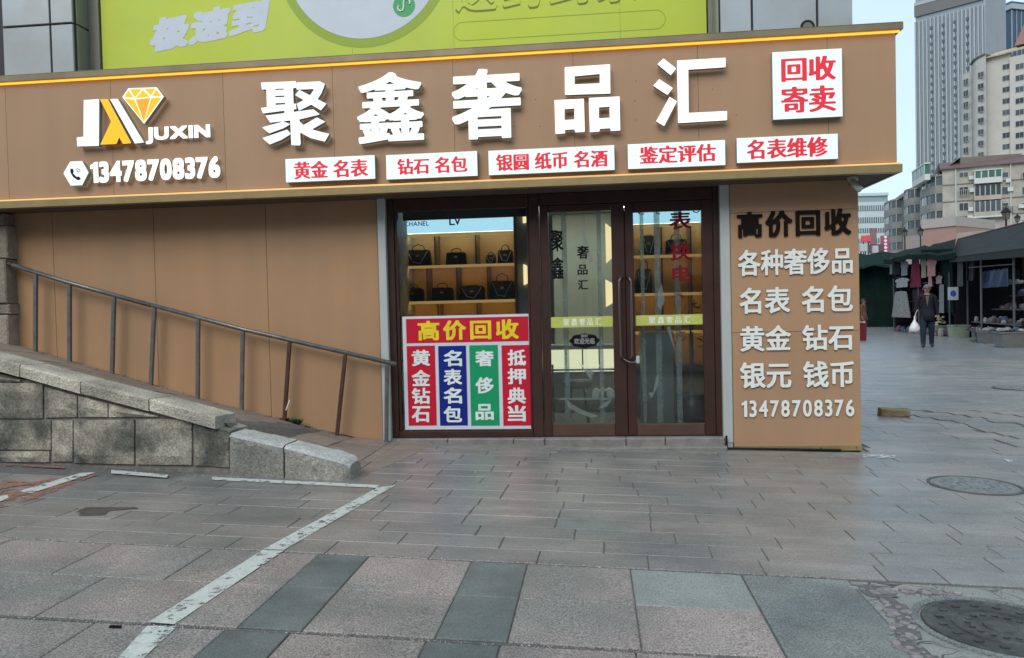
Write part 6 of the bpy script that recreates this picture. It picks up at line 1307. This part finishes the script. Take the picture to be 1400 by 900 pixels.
MB().box(-.3, L+.3, -.75, -.002, zt_-1, zt_+3.5).obj('louvre_band', [mat('tower_louvre', (.13, .125, .12), .6)], tow, local=True); MB().box(-.3, L+.3, -.9, -.003, zt_+3.6, zt_+5).obj('ledge', [TWF], tow, local=True)
q = MB(); z = 20
for u in (1275.5, 1291.5, 1307.5, 1324.5):
    s_ = sz(u, 200)[0]; z = zt_-8
    while z > 20: q.box(s_-.5, s_+.5, -.66, -.002, z, z+1.35); z -= 3.35
o = q.obj('small_windows', [TWD], tow, local=True); o['kind'] = 'stuff'
t2, sz, L = bframe(1386, 392, 1430, 398, 'glass_tower', 'dark blue glass tower at the upper right edge behind the fins tower', 'office tower'); zt_ = sz(1395, 3)[1]; MB().box(0, L, 0, 20, 0, zt_).obj('body', [mat('blue_glass', (.03, .065, .11), .15)], t2, local=True); MB().box(-1, L+1, -1, 20, sz(1395, 14)[1], sz(1395, 7)[1]).obj('parapet_band', [TWF], t2, local=True)
q = MB()
for i in range(8): x = L*i/7; q.box(x-.12, x+.12, -.4, -.001, 0, sz(1395, 15)[1])
o = q.obj('fins', [TWF], t2, local=True); o['kind'] = 'stuff'
# cream apartment
CRM = mat('cream_render', (.47, .44, .395), .8, var=.08, scale=.3); CRG = mat('cream_grey_render', (.35, .345, .325), .8, var=.1, scale=.3)
m1, sz, L = bframe(1351, 191, 1384, 187, 'apartment_building', 'tall cream apartment tower with single windows in rows', 'apartment building'); zt_ = sz(1366, 76)[1]
MB().box(0, L, 0, 16, 0, zt_).obj('wall', [CRM], m1, local=True); MB().box(L+.02, L+14, -.6, 14, 0, sz(1392, 77)[1]).obj('wall', [CRM], m1, local=True)
q = MB(); q.add([(-2, -1, zt_), (L+14, -1.2, zt_+.4), (L+14, 6, zt_+3.0), (1, 6, zt_+2.6), (-2, -1, zt_-.3), (L+14, -1.2, zt_+.1)], [(0, 1, 2, 3), (4, 5, 1, 0)]); q.obj('roof', [mat('ochre_roof', (.42, .33, .22), .8)], m1, local=True)
q = MB(); x0 = sz(1383, 70)[0]; q.add([(x0, 2, zt_+2), (x0+4, 2, zt_+2), (x0+2, 2, zt_+6.5), (x0, 6, zt_+2), (x0+4, 6, zt_+2), (x0+2, 6, zt_+6.5)], [(0, 1, 2), (5, 4, 3), (0, 2, 5, 3), (1, 4, 5, 2), (0, 3, 4, 1)]); q.obj('roof_gable', [mat('dusty_pink_roof', (.30, .16, .15), .8)], m1, local=True)
v = 89
while v < 222:
    s_, z_ = sz(1370.5, v+7.5); win(m1, s_, z_, 1.6, 1.35, 1); s_, z_ = sz(1389.5, v+8); win(m1, s_, z_, 1.8, 1.4, 1, -.6); v += 15.55
m3, sz, L = bframe(1331, 193, 1351, 189.8, 'apartment_building', 'curved grey white bay wing joined to the cream apartment tower', 'apartment building')
zt_ = sz(1341, 85)[1]; q = MB(); n = 6; P = [(L*i/n, -3.0*math.sin(math.pi*i/n/1.0)*.35) for i in range(n+1)]
vs = [(x, y, 0) for x, y in P]+[(x, y, zt_+1.6*i/n*1.0) for i, (x, y) in enumerate(P)]+[(L, 12, zt_+1.6), (0, 12, zt_), (L, 12, 0), (0, 12, 0)]; mm = n+1
q.add(vs, [(i, i+1, i+1+mm, i+mm) for i in range(n)]+[tuple(range(mm, 2*mm))+(2*mm, 2*mm+1), (2*mm+3, 0, mm, 2*mm+1)]); q.obj('wall', [CRG], m3, local=True); 
q = MB(); q.tube([(P[i][0], P[i][1]-.3, zt_+1.6*i/n) for i in range(n+1)], .25, 5); q.obj('eaves_line', [TWD], m3, local=True)
v = 101
while v < 224:
    s_, z_ = sz(1340.5, v+7); win(m3, s_, z_, 1.5, 1.35, 1, -1.05); s_, z_ = sz(1332.5, v+8); win(m3, s_, z_, 1.1, 1.3, 0, -.35); v += 15.55
m4, sz, L = bframe(1315, 197, 1331, 193.2, 'apartment_building', 'narrow lowest bay wing left of the curved apartment wing', 'apartment building'); zt_ = sz(1323, 101)[1]; q = MB(); P = [(L*i/n, -.9*math.sin(math.pi*i/n)) for i in range(n+1)]
vs = [(x, y, 0) for x, y in P]+[(x, y, zt_) for x, y in P]+[(L, 12, zt_), (0, 12, zt_), (L, 12, 0), (0, 12, 0)]; q.add(vs, [(i, i+1, i+1+mm, i+mm) for i in range(n)]+[tuple(range(mm, 2*mm))+(2*mm, 2*mm+1), (2*mm+3, 0, mm, 2*mm+1)]); q.obj('wall', [CRG], m4, local=True)
v = 111
while v < 224: s_, z_ = sz(1321.5, v+7); win(m4, s_, z_, 1.7, 1.5, 1, -.9); s_, z_ = sz(1316, v+7); win(m4, s_, z_, .7, 1.3, 0, -.35); v += 15.5
OPP = mat('opposite_wall', (.16, .145, .13), .85, var=.2, scale=.4); OPD = mat('opposite_wall_dark', (.085, .08, .075), .85, var=.2, scale=.4)  # unseen blocks added behind the camera for the shop glass to reflect
for i, (x0, x1, y0, h, m, lb) in enumerate(((-52, -24, -36, 15, OPP, 'unseen beige block added behind the viewpoint for the glass to reflect, leftmost'), (-23, -4, -33, 19, OPD, 'unseen tall dark block added behind the viewpoint for the glass to reflect'), (-3, 17, -35, 13, OPP, 'unseen lower beige block added straight opposite the shop for the glass to reflect'), (18, 48, -38, 18, OPD, 'unseen wide dark block added behind the viewpoint for the glass to reflect, rightmost'))):
    t = thing('reflected_block', ((x0+x1)/2, y0, -.2), lb, 'building'); MB().box(x0, x1, y0-10, y0, -.3, h).obj('wall', [m], t); q = MB(); q2 = MB()
    z = 4.2
    while z < h-1.5:
        x = x0+1.2
        while x < x1-2: q.box(x, x+1.5, y0+.001, y0+.06, z, z+1.5); x += 2.9
        z += 3.0
    q.obj('windows', [PANE], t)['kind'] = 'stuff'
    x = x0+.8
    while x < x1-3.5: q2.box(x, x+3.2, y0+.001, y0+.08, 0, 2.7); x += 4.0
    q2.obj('shopfronts', [mat('dark_shopfront', (.03, .035, .04), .2, var=.4, scale=.5)], t)['kind'] = 'stuff'
    MB().box(x0+.3, x1-.3, y0+.001, y0+.35, 2.9, 3.7).obj('sign_strip', [mat('street_sign_%d' % i, ((.30, .05, .04), (.10, .12, .30), (.35, .30, .22), (.08, .22, .12))[i], .6)], t)
print('script seconds', round(time.time()-T0, 1), 'objects', len(bpy.data.objects))
